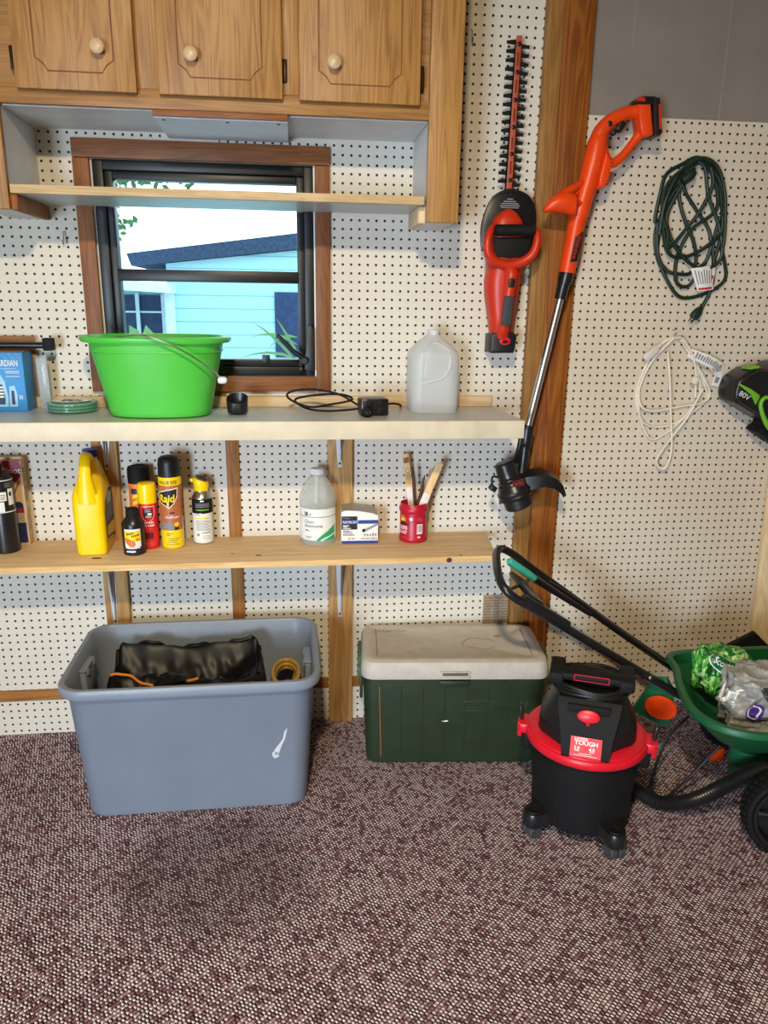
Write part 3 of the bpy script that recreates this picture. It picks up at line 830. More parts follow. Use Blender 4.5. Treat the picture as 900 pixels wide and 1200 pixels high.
# --- black cylinder at the frame's left edge
t = thing('spray_can', 'black cylinder with white printed bands at the far left of the pine shelf', 'can', (-.885, -.096, ZL))
b = MB(BLK2); b.lathe([(.034, 0), (.037, .003), (.037, .222), (.034, .232), (.022, .242), (.012, .246)], 40); b.build('body', t)
b = MB(BLKM); b.lathe([(.012, .244), (.012, .27), (.008, .273), (.008, .283), (.0, .284)], 20); b.box2((-.004, -.028, .268), (.004, 0, .28), .002); b.build('nozzle', t)
b = MB(PAPER); a0 = .42
b.lathe([(.0373, .225), (.0373, .2275)], 40, cap0=False, cap1=False); b.lathe([(.0373, .1285), (.0373, .1315)], 40, cap0=False, cap1=False)
cm = cylmap(.0372, a0)
b.patch(cm, -.028, .012, .165, .192, .0003); b.patch(cm, -.012, .004, .132, .162, .0003); b.patch(cm, .017, .036, .15, .20, .0003)
b.mat(INK)
for v in (.17, .176, .182): b.patch(cm, -.022, .008, v, v+.002, .0008, 6)
b.patch(cm, .02, .028, .178, .19, .0008, 4)
b.mat(GREYINK)
for v in (.206, .211, .216): b.patch(cm, .01, .03, v, v+.0018, .0006, 4)
b.build('label', t)
# --- wine carton
t = thing('wine_box', 'tall tan and wine red drink carton at the left end of the pine shelf', 'carton', (-.885, -.033, ZL), .05)
b = MB(TAN); b.box2((-.05, -.018, 0), (.05, .024, .272), .001); b.box2((-.05, -.006, .272), (.05, .012, .281), .001); b.build('carton', t)
fm = flatmap((0, -.0184, 0), (1, 0, 0), (0, 0, 1))
b = MB(PINK); b.poly(fm, [(-.05, .215), (.03, .205), (.046, .225), (.0495, .25), (.045, .272), (-.05, .272)], .0004)
b.mat(PAPER); b.text('Pinot', .026, fm, .02, .232, .001, 'C', .0, 1, .1)
b.mat(NAVY); b.patch(fm, .018, .046, .010, .075, .0004)
b.poly(fm, [(.018, .122), (.044, .122), (.042, .136), (.034, .142), (.022, .142)], .0004)
b.mat(PINK); b.patch(fm, .018, .044, .106, .122, .0006)
b.poly(fm, [(.010, .15), (.014, .15), (.040, .204), (.037, .205)], .0004)
b.mat(GREYINK)
for v in (.082, .088, .094, .1): b.patch(fm, .02, .042, v, v+.002, .0004)
sm = flatmap((.0504, 0, 0), (0, 1, 0), (0, 0, 1))
b.mat(NAVY)
for i in range(5): b.patch(sm, -.012, .010, .205+i*.009, .208+i*.009, .0004)
b.mat(GREYINK); b.patch(sm, -.01, .012, .14, .19, .0004)
for i in range(8): b.patch(sm, -.01, .012, .05+i*.009, .053+i*.009, .0004)
b.build('print', t)
# --- yellow jug
t = thing('yellow_jug', 'yellow plastic gallon jug with a blue cap on the pine shelf', 'jug', (-.622, -.098, ZL), .06)
b = MB(YEL)
def yr(w, y0, y1, r, z): return rrect(w, y1-y0, r, 5, z, 0, (y0+y1)/2)
b.rings([yr(.078, -.066, .078, .016, .0), yr(.087, -.071, .083, .02, .005), yr(.090, -.073, .085, .02, .05), yr(.092, -.073, .085, .02, .16), yr(.091, -.072, .085, .024, .185), yr(.082, -.056, .084, .03, .205), yr(.066, -.030, .078, .03, .235), yr(.052, -.008, .066, .025, .262), yr(.042, .006, .050, .02, .276), yr(.038, .009, .047, .019, .285)])
b.build('body', t)
b = MB(YEL)
b.tube([(0, -.058, .165), (0, -.062, .205), (0, -.064, .245), (0, -.054, .283), (0, -.03, .300), (0, -.004, .290), (0, .012, .272)], [.036, .026, .018, .0165, .0165, .016, .014], 14, 6, flat=(.62, 1), up=(0, 1, 0))
b.build('handle', t)
b = MB(pm('blue_cap', '1c3f9e', .4)); b.lathe([(.021, 0), (.021, .022), (.019, .024), (0, .024)], 24, (0, .028, .286))
for k in range(24): b.box((.021*math.cos(k*PI/12), .028+.021*math.sin(k*PI/12), .297), (.002, .002, .02))
b.build('cap', t)
sm = flatmap((.0468, 0, 0), (0, 1, 0), (0, 0, 1))
b = MB(NAVY)
b.poly(sm, [(-.055, .05), (.07, .03), (.078, .04), (.078, .15), (.06, .185), (.02, .19), (-.045, .16), (-.06, .13)], .0)
b.mat(LBLUE)
b.poly(sm, [(-.03, .15), (.04, .145), (.05, .175), (.0, .182)], .0006)
for i in range(8): b.patch(sm, -.045, .06, .10+i*.006, .102+i*.006, .0006, 3)
b.mat(YEL2); b.poly(sm, [(-.05, .055), (.07, .038), (.07, .078), (-.05, .085)], .0006)
b.build('label', t)
# --- small black bottle
x, y = -.496, -.146
t = thing('small_bottle', 'small black bottle with a yellow and white label at the front of the pine shelf', 'bottle', (x, y, ZL))
b = MB(BLK2); b.lathe([(.030, 0), (.0335, .004), (.034, .09), (.033, .097), (.026, .108), (.020, .116), (.0175, .119)], 40); b.build('body', t)
b = MB(BLKM); b.lathe([(.0185, .118), (.0185, .139), (.017, .142), (0, .142)], 28)
for k in range(28): b.box((.0185*math.cos(k*PI/14), .0185*math.sin(k*PI/14), .129), (.0015, .0015, .018))
b.build('cap', t)
cm = cylmap(.0342, facing(x, y)-.12); b = MB(PAPER)
b.patch(cm, -.026, .024, .028, .084, .0002)
b.mat(YEL2); b.patch(cm, -.025, .023, .045, .078, .0005)
b.mat(ORPR); b.poly(cm, [(-.025, .058), (-.012, .054), (.004, .048), (.008, .036), (.0, .028), (-.010, .030), (-.022, .042)], .0008)
b.poly(cm, [(.006, .054), (.018, .056), (.022, .05), (.012, .047)], .0008)
b.mat(INK)
for k, (u, v) in enumerate(((-.019, .066), (-.0145, .0665), (-.010, .067), (-.0055, .068), (-.001, .069))): b.poly(cm, [(u, v), (u+.003, v), (u+.0036, v+.0065), (u+.0006, v+.006)], .0009)
for k, (u, v) in enumerate(((-.004, .0595), (.001, .0605), (.006, .061), (.011, .062), (.0155, .063))): b.poly(cm, [(u, v), (u+.003, v), (u+.0036, v+.0065), (u+.0006, v+.006)], .0009)
b.mat(BLUE); b.patch(cm, -.02, .012, .020, .0265, .0003)
b.mat(PAPER); b.patch(cm, -.022, .006, .0115, .0165, .0003); b.patch(cm, -.024, .02, .0235, .0275, .0005)
b.build('label', t)
# --- can behind with black cap
x, y = -.492, -.0365
t = thing('spray_can', 'orange spray can with a black cap standing behind the red can', 'can', (x, y, ZL))
b = MB(ORPR); b.lathe([(.030, 0), (.0325, .003), (.0325, .195), (.031, .199)], 40); b.build('body', t)
b = MB(BLKM); b.lathe([(.0335, .197), (.0335, .240), (.030, .2475), (.022, .249), (.020, .246), (0, .246)], 40); b.build('cap', t)
cm = cylmap(.0327, facing(x, y)); b = MB(NAVY); b.patch(cm, -.03, .03, .165, .182, .0002)
b.mat(YEL2)
for i in range(5): b.poly(cm, [(-.024, .160-i*.02), (-.006, .166-i*.02), (-.006, .156-i*.02), (-.024, .149-i*.02)], .0004)
b.mat(GREENP); b.patch(cm, -.028, .03, .02, .05, .0003); b.mat(CREAM); b.patch(cm, -.03, .03, .05, .07, .0003)
b.build('label', t)
# --- red can, yellow cap
x, y = -.460, -.090
t = thing('spray_can', 'slim red spray can with a yellow cap beside the tall brown can', 'can', (x, y, ZL))
b = MB(REDP); b.lathe([(.026, 0), (.0285, .003), (.0285, .143), (.027, .146)], 40); b.build('body', t)
b = MB(YEL); b.lathe([(.0285, .1455), (.0285, .196), (.0265, .205), (.023, .207), (0, .207)], 40); b.build('cap', t)
cm = cylmap(.0286, facing(x, y)-.05); b = MB(PAPER)
sh = [(-.021, .138), (.021, .138), (.021, .112), (.013, .094), (0, .087), (-.013, .094), (-.021, .112)]
b.poly(cm, sh, .0002); b.mat(REDP); b.poly(cm, [(u*.93, .112+(v-.112)*.93) for u, v in sh], .0004)
b.mat(INK); b.patch(cm, -.013, .014, .104, .13, .0007, 8)
b.mat(PAPER); b.patch(cm, -.001, .011, .110, .117, .001, 4)
for v in (.104, .1065, .121, .126): b.patch(cm, -.008, .01, v, v+.0012, .001, 4)
for u in (-.018, -.013, -.008, -.003, .002, .007, .012): b.patch(cm, u, u+.0035, .084, .0885, .0009, 2)
for u in (-.014, -.009, -.002, .004, .009, .014): b.patch(cm, u, u+.003, .074, .080, .0009, 2)
b.mat(pm('dark_red_print', '5a1016', .5)); b.patch(cm, -.014, .012, .034, .054, .0006, 6)
b.mat(ORPR)
for v in (.066, .022, .017, .012): b.patch(cm, -.014, .014, v, v+.0012, .0006, 6)
b.build('label', t)
# --- tall brown can
x, y = -.389, -.088
t = thing('spray_can', 'tall copper and yellow spray can with a glossy black cap', 'can', (x, y, ZL))
RR = .0345
b = MB(YEL2); b.lathe([(.031, 0), (RR, .004), (RR, .061)], 44)
b.mat(BROWNC); b.lathe([(RR, .061), (RR, .203)], 44, cap0=False, cap1=False)
b.mat(YEL2); b.lathe([(RR, .203), (RR, .226), (.033, .229)], 44, cap0=False)
b.build('body', t)
b = MB(BLK); b.lathe([(.0335, .2275), (.0335, .268), (.031, .282), (.024, .289), (.012, .292), (0, .2925)], 44); b.build('cap', t)
a0 = facing(x, y)-.22
cm = cylmap(RR, a0); b = MB(INK)
b.text('VALUE SIZE', .0135, cm, .0, .2085, .0008, 'C', .02, .82)
LG = lambda u, v, h: cm(u-.006, v, h)
b.mat(PAPER); b.poly(LG, [(-.032, .180), (.0, .190), (.036, .196), (.034, .168), (.022, .146), (.006, .130), (-.010, .142), (-.030, .150)], .0003)
b.mat(INK); b.poly(LG, [(-.030, .178), (.0, .187), (.033, .192), (.031, .169), (.020, .147), (.006, .134), (-.009, .144), (-.028, .152)], .0006)
b.mat(YEL2); b.text('Raid', .033, LG, .0, .152, .0012, 'C', .03, .86, .12)
b.poly(LG, [(-.001, .150), (.007, .150), (.006, .138), (.0035, .132)], .0012)
b.mat(INK); b.patch(cm, .0, .016, .115, .1195, .0006, 4)
b.mat(PAPER); b.text('Ant&Roach', .0125, cm, .008, .100, .0008, 'C', .01, .75, .2)
b.mat(GREYINK); b.patch(cm, -.03, .014, .064, .086, .0004, 8)
b.mat(ORPR); b.add([cm(.020+.011*math.cos(k*PI/10), .080+.009*math.sin(k*PI/10), .0008) for k in range(20)], [tuple(range(20))])
b.mat(YEL2); b.add([cm(.020+.007*math.cos(k*PI/10), .080+.006*math.sin(k*PI/10), .001) for k in range(20)], [tuple(range(20))])
b.mat(INK); b.patch(cm, .013, .026, .062, .072, .0006, 4)
for u0, u1, v in ((-.012, .008, .050), (-.012, .0, .044), (-.008, .028, .034), (-.008, .022, .028), (-.008, .018, .022), (-.012, .026, .015)): b.patch(cm, u0, u1, v, v+.0016, .0005, 5)
b.mat(PAPER); b.patch(cm, .044, .050, .004, .10, .0006, 2)
b.build('label', t)
# --- trigger spray
x, y = -.300, -.048
t = thing('spray_bottle', 'slim grey and white aerosol with a yellow slanted spray top', 'aerosol', (x, y, ZL))
RR = .0315
b = MB(STEEL); b.lathe([(.029, 0), (RR, .003), (RR, .150), (.029, .155), (.0235, .165), (.0205, .168), (.0205, .176)], 40); b.build('body', t)
b = MB(YEL)
def sl(r, z, k, dx=0): return [(r*math.cos(2*PI*i/28)+dx, r*math.sin(2*PI*i/28), z-k*r*math.cos(2*PI*i/28)) for i in range(28)]
b.rings([sl(.0215, .171, 0), sl(.0225, .174, 0), sl(.0235, .188, .15), sl(.0245, .201, .42, -.001), sl(.022, .2065, .42, -.001), sl(.004, .209, .3)])
b.box((-.026, 0, .204), (.016, .013, .012), .003)
b.build('spray_top', t)
b = MB(GRYP); b.rings([sl(.0155, .2065, .42, .003), sl(.014, .2115, .42, .003), sl(.002, .2125, .4, .003)]); b.build('button', t)
cm = cylmap(RR, facing(x, y)+.02); b = MB(BLKM)
b.lathe([(RR+.0002, .101), (RR+.0002, .147)], 40, cap0=False, cap1=False)
b.mat(PAPER); b.lathe([(RR+.0002, .004), (RR+.0002, .1005)], 40, cap0=False, cap1=False)
b.patch(cm, -.007, .004, .139, .144, .0005, 3)
b.mat(GREYINK)
for v in (.131, .126, .121): b.patch(cm, -.024, .022, v, v+.0022, .0006, 8)
b.mat(GRNL); b.patch(cm, -.022, .02, .111, .1145, .0006, 8); b.patch(cm, -.026, -.008, .0945, .0975, .0006, 4)
b.mat(YEL2); b.patch(cm, -.026, .024, .083, .0875, .0006, 8)
b.mat(GREYINK)
for i in range(9): b.patch(cm, -.024, .024-.004*(i % 3), .045+i*.004, .0466+i*.004, .0006, 8)
b.mat(INK); b.add([cm(-.018+.0045*math.cos(k*PI/8), .031+.0045*math.sin(k*PI/8), .0006) for k in range(16)], [tuple(range(16))])
b.patch(cm, -.005, .022, .037, .039, .0006, 6)
b.mat(PAPER); b.add([cm(-.018+.002*math.cos(k*PI/8), .031+.002*math.sin(k*PI/8), .0009) for k in range(16)], [tuple(range(16))])
b.mat(GRNL)
for v in (.027, .022, .017): b.patch(cm, -.004, .020, v, v+.0015, .0006, 6)
b.build('label', t)
# --- ammonia jug
x, y = .066, -.066
t = thing('cleaner_jug', 'clear jug of cleaner with a white and green label on the pine shelf', 'jug', (x, y, ZL))
RR = .058
b = MB(JUG2)
b.lathe([(.050, .003), (.055, 0), (RR, .006), (.0575, .012), (.0575, .122), (RR+.001, .127), (RR+.0015, .142), (.057, .158), (.050, .176), (.040, .195), (.030, .210), (.021, .220), (.018, .224)], 48, cap1=False)
b.build('body', t)
b = MB(LIQ); t_liq = JUG2
b.bm.free()
b = MB(JUG2); a0 = facing(x, y)
cma = cylmap(.052, a0-.08)
b.tube([cma(0, .142, .004), cma(0, .165, .0), cma(0, .185, -.009), cma(0, .207, -.023), cma(0, .218, -.030)], [.010, .0085, .008, .008, .007], 12, 5)
b.build('handle', t)
b = MB(PAPER); b.lathe([(.0205, .223), (.0205, .238), (.0195, .241), (.0, .241)], 32)
for k in range(30): b.box((.0205*math.cos(k*PI/15), .0205*math.sin(k*PI/15), .23), (.0012, .0012, .013))
b.build('cap', t)
cm = cylmap(.0577, a0); b = MB(PAPER); b.patch(cm, -.078, .078, .016, .120, .0002, 24)
b.mat(TEALP); b.patch(cm, -.078, .078, .0935, .0955, .0005, 24); b.patch(cm, -.078, .078, .0165, .0178, .0005, 24)
b.mat(INK); b.patch(cm, -.046, -.034, .0985, .110, .0005, 2)
b.mat(PAPER); b.patch(cm, -.0435, -.039, .103, .107, .0008, 2)
b.mat(INK); b.patch(cm, -.030, -.022, .101, .104, .0005, 2)
b.mat(TEALP); b.text('Clear', .016, cm, -.046, .074, .0006, 'L', .008, 1.0)
b.mat(pm('charcoal_print', '3b4448', .6)); b.text('Ammonia', .0155, cm, -.046, .0605, .0006, 'L', .008, 1.0)
for u0, u1, v in ((-.044, -.034, .051), (-.044, -.028, .048), (-.044, -.020, .029), (-.044, -.024, .024)): b.patch(cm, u0, u1, v, v+.0018, .0005, 3)
b.mat(GREENP)
gp = [(-.006+.070*s, .018+.048*s**.75) for s in [i/12 for i in range(13)]]
b.add([cm(u, v, .0005) for u, v in gp]+[cm(u, .0178, .0005) for u, v in gp], [(i, i+1, 14+i, 13+i) for i in range(12)])
b.mat(pm('mint_print', 'c4ead2', .5))
gp = [(.006+.055*s, .018+.020*s**.7) for s in [i/10 for i in range(11)]]
b.add([cm(u, v, .0009) for u, v in gp]+[cm(u+.006, v-.004, .0009) for u, v in gp], [(i, i+1, 12+i, 11+i) for i in range(10)])
b.patch(cm, .018, .034, .046, .049, .0008, 4)
b.build('label', t)
# --- duct box
t = thing('duct_box', 'small white and blue printed carton with a curved top on the pine shelf', 'box', (.198, -.109, ZL), -.02)
out = [(-.059, 0), (.059, 0), (.059, .094), (.04, .101), (.0, .108), (-.035, .1105), (-.052, .109), (-.057, .104), (-.059, .096)]
b = MB(PAPER); b.prism(out, 0, .092, .0012); b.build('carton', t)
b = MB(SILV); b.add([(x, y, z+.0008) for y in (.004, .092) for x, z in out[2:8]], [(i, i+1, 7+i, 6+i) for i in range(5)]); b.build('top_panel', t)
fm = flatmap((0, -.0004, 0), (1, 0, 0), (0, 0, 1))
b = MB(INK); b.patch(fm, -.0585, -.008, .048, .092, .0002)
b.patch(fm, -.055, .058, .0995, .1005, 0, 1) if False else None
b.mat(BLUE); b.patch(fm, -.0585, .0585, .067, .079, .0005); b.patch(fm, -.0585, .0585, .001, .010, .0005)
b.mat(PAPER); b.text('FLEX FOIL DUCT', .0115, fm, -.054, .069, .0009, 'L', .015, .58)
b.mat(GREYINK); b.text('EVERBILT', .007, fm, -.055, .083, .0007, 'L', .01, .9)
b.mat(PAPER)
for u1, v in ((-.034, .060), (-.040, .056), (-.029, .051)): b.patch(fm, -.054, u1, v, v+.0026, .0007)
b.mat(INK)
b.text('4 in x 8 ft', .0145, fm, .054, .0255, .0006, 'R', .012, .72)
b.text('10.16 cm x 2.43 m', .0095, fm, .055, .0145, .0006, 'R', .006, .72)
for u1, v in ((-.032, .0425), (-.024, .0385), (-.022, .0325), (-.016, .0285)): b.patch(fm, -.054, u1, v, v+.0018, .0005)
b.mat(REDP); b.text('JR', .009, fm, -.037, .0145, .0007, 'L', .01, .9); b.patch(fm, -.026, -.016, .0165, .0195, .0005)
b.mat(GREYINK)
b.poly(fm, [(.010, .048), (.016, .040), (.058, .062), (.058, .066), (.050, .066)], .0005)
b.mat(CARDG); b.poly(fm, [(.014, .050), (.018, .047), (.056, .0655), (.050, .066)], .0007)
b.mat(INK); b.add([fm(.0125+.007*math.cos(k*PI/8)*.8, .0445+.006*math.sin(k*PI/8), .0008) for k in range(16)], [tuple(range(16))])
b.build('print', t)
# --- coffee tin with sticks
x, y = .377, -.074
t = thing('coffee_can', 'red plastic coffee canister used as a holder for sticks and brushes', 'canister', (x, y, ZL))
b = MB(CRIM)
b.lathe([(.042, .002), (.044, 0), (.0465, .004), (.0465, .014), (.044, .018), (.044, .096), (.0465, .099), (.0475, .104), (.0475, .112), (.045, .116), (.0435, .119), (.0435, .126), (.042, .127), (.0415, .126), (.0415, .02), (.041, .010), (0, .010)], 48)
b.build('body', t)
cm = cylmap(.0441, facing(x, y)); b = MB(PAPER)
b.patch(cm, .012, .032, .030, .063, .0003, 4)
b.mat(GREYINK)
for i in range(7): b.patch(cm, .014+i*.0024, .0153+i*.0024, .036, .060, .0006, 1)
b.mat(PAPER); b.add([cm(-.008+.0055*math.cos(k*PI/8), .080+.0055*math.sin(k*PI/8), .0003) for k in range(16)], [tuple(range(16))])
b.patch(cm, .014, .024, .016, .022, .0004, 2)
b.mat(ORPR); b.poly(cm, [(-.048, .088), (-.036, .092), (-.024, .080), (-.028, .070), (-.048, .072)], .0003)
b.mat(YEL2); b.poly(cm, [(-.048, .080), (-.038, .082), (-.030, .074), (-.036, .070), (-.048, .070)], .0005)
b.mat(pm('mountain_print', '4a1220', .5)); b.poly(cm, [(-.05, .062), (-.040, .072), (-.032, .070), (-.022, .063), (-.010, .066), (-.016, .060), (-.05, .056)], .0007)
b.mat(PAPER); b.text('FOLGERS', .017, cm, -.020, .044, .0007, 'R', .02, .8); b.text('ROAST', .015, cm, -.020, .029, .0007, 'R', .02, .8)
b.mat(pm('pink_print', 'd76a78', .5))
for u0, u1, v in ((.012, .032, .082), (.010, .034, .077), (.018, .032, .072), (-.04, -.024, .017)): b.patch(cm, u0, u1, v, v+.0012, .0005, 3)
b.build('label', t)
def stick(name, label, p0, p1, w, th, split, m, top=None, group=None, cat='paint stick'):
    p0, p1 = V(p0), V(p1); L = (p1-p0).length
    z = (p1-p0).normalized(); yv = V((0, -1, 0)); yv = (yv-z*yv.dot(z)).normalized(); xv = yv.cross(z)
    o = thing(name, label, cat, p0, 0, group)
    M = Matrix(((xv.x, -yv.x, z.x, 0), (xv.y, -yv.y, z.y, 0), (xv.z, -yv.z, z.z, 0), (0, 0, 0, 1)))
    return o, M, L
for nm, lb, p0, p1, w in (('stir_stick', 'upright wooden paint stir stick with brown print and white painted end', (.388, -.044, ZL+.014), (.350, -.042, .975), .0215),
                          ('stir_stick', 'blond wooden paint stir stick leaning right in the red canister', (.362, -.0915, ZL+.014), (.456, -.0915, .955), .0235)):
    o, M, L = stick(nm, lb, p0, p1, w, .003, .5, STICK, group=None)
    b = MB(STICK); b.box2((-w/2, -.0016, L*.58), (w/2, .0016, L), .0012, M=M); b.build('blade', o)
    b = MB(WAXP); b.box2((-w/2-.0006, -.0021, 0), (w/2+.0006, .0021, L*.585), .0012, M=M); b.build('painted_end', o)
    if p1[0] < .4:
        b = MB(pm('brown_stick_print', '9a5a2c', .6)); fm = flatmap((0, -.0017, 0), (1, 0, 0), (0, 0, 1))
        g = lambda u, v, h: tuple(M @ V(fm(u, v, h)))
        b.patch(g, -.009, .009, L-.03, L-.012, .0004, 2)
        for k in range(18):
            a, c = k*PI/9, (k+1)*PI/9
            b.poly(g, [(.008*math.cos(a), L-.055+.008*math.sin(a)), (.008*math.cos(c), L-.055+.008*math.sin(c)), (.0065*math.cos(c), L-.055+.0065*math.sin(c)), (.0065*math.cos(a), L-.055+.0065*math.sin(a))], .0004)
        for i in range(4): b.patch(g, -.007+i*.0042, -.0052+i*.0042, L*.62, L*.76, .0004, 1)
        b.build('print', o)
for lb, p0, p1, hl in (('thin dark brush handle just right of the upright stick', (.390, -.070, ZL+.014), (.3705, -.070, .938), .5),
                       ('short dark brush handle between the thin one and the leaning stick', (.372, -.0805, ZL+.014), (.4085, -.0805, .912), .5)):
    o, M, L = stick('paint_brush', lb, p0, p1, .01, .004, .5, BRUSH, cat='brush')
    b = MB(BRUSH); b.tube([(0, 0, L*.42), (0, 0, L*.55), (0, 0, L*.8), (0, 0, L*.93), (0, 0, L)], [.004, .0052, .0052, .004, .002], 10, 5, M=M); b.build('handle', o)
    b = MB(WAXP); b.tube([(0, 0, L*.2), (0, 0, L*.44)], [.0052, .0045], 10, M=M); b.build('paint_crust', o)
    b = MB(BRUSH); b.box2((-.007, -.004, 0), (.007, .004, L*.19), .002, M=M); b.build('bristles', o)
o, M, L = stick('paint_brush', 'pale paint crusted brush tucked behind the leaning stick', (.363, -.057, ZL+.014), (.438, -.057, .928), .01, .004, .5, BRUSH, cat='brush')
b = MB(pm('crusted_paint', 'b79c86', .8, var=.4, vs=60)); b.tube([(0, 0, L*.2), (0, 0, L*.5), (0, 0, L*.8), (0, 0, L*.95), (0, 0, L)], [.005, .006, .0068, .006, .003], 10, 5, M=M); b.build('handle', o)
b = MB(BRUSH); b.box2((-.008, -.004, 0), (.008, .004, L*.19), .002, M=M); b.build('bristles', o)
# ================================================================ grey tote
t = thing('storage_tote', 'large open grey plastic storage tote on the carpet under the pine shelf', 'tote', (-.302, -.297, 0), .006)
b = MB(TOTE)
def tr_(w, d, r, z): return rrect(w, d, r, 7, z)
b.rings([tr_(.60, .32, .05, .001), tr_(.625, .345, .055, .004), tr_(.632, .352, .055, .014), tr_(.676, .410, .06, .388), tr_(.682, .416, .062, .392), tr_(.684, .418, .062, .404),
         tr_(.716, .448, .075, .405), tr_(.720, .452, .076, .410), tr_(.720, .452, .076, .428), tr_(.714, .446, .074, .433), tr_(.690, .424, .065, .433), tr_(.682, .416, .062, .428), tr_(.668, .402, .058, .38), tr_(.626, .346, .052, .018), tr_(.60, .32, .05, .012), tr_(.01, .01, .004, .012)])
b.build('tub', t)
for s in (-1, 1):
    b = MB(TOTE)
    M = Matrix.Translation((s*.325, .0, .372)) @ Matrix.Rotation(s*.06, 4, 'Y')
    b.box((0, 0, -.012), (.018, .10, .075), .005, M=M)
    b.box((-s*.004, -.034, .022), (.026, .016, .018), .004, M=M); b.box((-s*.004, .034, .022), (.026, .016, .018), .004, M=M)
    b.box((-s*.002, 0, .03), (.022, .10, .008), .003, M=M)
    b.build('handle', t)
b = MB(pm('scuff_white', 'c8ccd2', .6))
sc = [(.222, .20), (.248, .238), (.252, .262), (.262, .275), (.254, .238), (.244, .215), (.236, .190), (.226, .184)]
fy = lambda z: -(.176+(.205-.176)*(z-.014)/.374)-.0006
b.add([(x, fy(z), z) for x, z in sc], [tuple(range(len(sc)))])
b.add([(x, fy(z), z) for x, z in ((.218, .196), (.232, .192), (.236, .178), (.224, .172), (.216, .182))], [(0, 1, 2, 3, 4)])
b.build('scuff_mark', t)
# --- black bag in the tote
t = thing('duffel_bag', 'open black nylon bag with orange piping stuffed inside the grey tote', 'bag', (-.335, -.30, .02))
b = MB(BAGN)
def bagtop(u, v):
    x = -.262+.505*u; y = -.148+.300*v
    ex = min(u, 1-u)/.10; ey = min(v, 1-v)/.12
    e = min(1, ex)*min(1, ey); e = 1-(1-e)**2
    z = .335
    z += .055*math.exp(-((v-.90)/.10)**2)*(1-.30*math.exp(-((u-.50)/.13)**2))          # back rim of the mouth
    z += .030*math.exp(-((u-.95)/.06)**2)*math.exp(-((v-.6)/.4)**2)
    z += .022*math.exp(-((u-.06)/.06)**2)*math.exp(-((v-.7)/.25)**2)
    z -= .055*math.exp(-((v-.62)/.15)**2)*math.exp(-((u-.5)/.42)**4)                     # sunken mouth
    z += .026*math.exp(-((v-.33)/.10)**2)*(.6+.4*math.sin(5*u+1))
    n = mnoise.noise(V((u*7, v*5, 1.3)))*.016+mnoise.noise(V((u*15+3*v, v*9, 4)))*.012
    n *= 1-.75*math.exp(-((v-.90)/.12)**2)
    n += abs(math.sin(9*u+5*v+2*mnoise.noise(V((u*4, v*4, 0)))))*.010*(1 if v > .35 else .4)*(1-.9*math.exp(-((v-.90)/.14)**2))
    z += n
    return (x, y, .05+(z-.05)*e if e < 1 else z)
b.grid(90, 60, bagtop)
b.rings([rrect(.47, .27, .05, 6, z, -.0095) for z in (.0, .02, .06)])
b.build('body', t)
b = MB(BAGN)
def onbag(u, v, h=.004): p = bagtop(u, v); return (p[0], p[1], p[2]+h)
b.tube([onbag(.06+.88*i/20, .90+.02*math.sin(i)) for i in range(21)], .006, 8, 3)
b.tube([onbag(.93, .90-.05*i) for i in range(10)], .006, 8, 3)
b.tube([onbag(.07, .90-.04*i) for i in range(8)], .006, 8, 3)
b.build('mouth_hem', t)
b = MB(pm('orange_piping', 'e98a2e', .5))
b.tube([onbag(.10+.24*i/8, .30-.05*i/8+.01*math.sin(i*.6), .006) for i in range(9)], .004, 8, 3)
b.tube([onbag(.53+.02*i, .24+.02*i, .006) for i in range(4)], .004, 8, 3)
b.build('piping', t)
b = MB(BAGN); b.grid(8, 3, lambda u, v: onbag(.44+.09*u, .20+.14*v, .010)); b.build('strap', t)
# --- coil of amber tubing
t = thing('hose_coil', 'coil of amber tubing inside the grey tote right of the black bag', 'hose coil', (-.044, -.27, .300))
b = MB(HOSEY)
for k in range(3):
    b.tube([((.041-.004*(k % 2))*math.cos(a*PI/12), (.085-.004*(k % 2))*math.sin(a*PI/12), .008+k*.013) for a in range(24)], .007, 10, 1, True)
b.tube([(-.03, -.05, .002), (-.01, -.06, -.08), (.0, -.05, -.2), (.01, -.04, -.284)], .007, 8, 4)
b.tube([(.03, .05, .002), (.01, .06, -.08), (.0, .05, -.2), (-.01, .04, -.284)], .007, 8, 4)
b.build('tubing', t)

# ================================================================ cooler
t = thing('cooler', 'dark green ice chest with a scuffed tan lid on the carpet', 'cooler', (.497, -.176, 0), -.085)
W, D = .585, .29
b = MB(CGRN)
def c_(w, d, r, z): return rrect(w, d, r, 6, z)
b.rings([c_(W-.05, D-.05, .03, 0), c_(W-.03, D-.03, .035, .004), c_(W-.024, D-.022, .036, .02), c_(W-.004, D-.004, .036, .290), c_(W-.004, D-.004, .036, .308), c_(W-.02, D-.02, .03, .310)])
b.build('body', t)
b = MB(pm('groove_green', '152514', .7))
fy = lambda z: -(D-.022)/2-(.009)*(z-.02)/.27
for i in range(8):
    x = -.2385+.069*i
    b.tube([(x*.985, fy(.03)+.001, .03), (x, fy(.285)+.001, .285)], .0022, 6)
b.build('groove', t)
b = MB(RUST); b.tube([(-.232, fy(.03)-.0005, .03), (-.236, fy(.15)-.0005, .15), (-.2395, fy(.285)-.0005, .285)], .0013, 6); b.build('rust_streak', t)
b = MB(CGRN)
M = flatmap((.13, fy(.215)-.0005, .215), (1, 0, 0), (0, 0, 1))
b.box((.13, fy(.215), .230), (.20, .003, .004), .001); b.box((.13, fy(.215), .197), (.20, .003, .004), .001)
for x in (.03, .23): b.box((x, fy(.215), .2135), (.004, .003, .035), .001)
for i in range(14): b.box((.115+i*.0085, fy(.215), .2135), (.003, .003, .029), .0005, Matrix.Rotation(.25, 4, 'Y'))
b.mat(pm('emblem_green', '2f4a2c', .45))
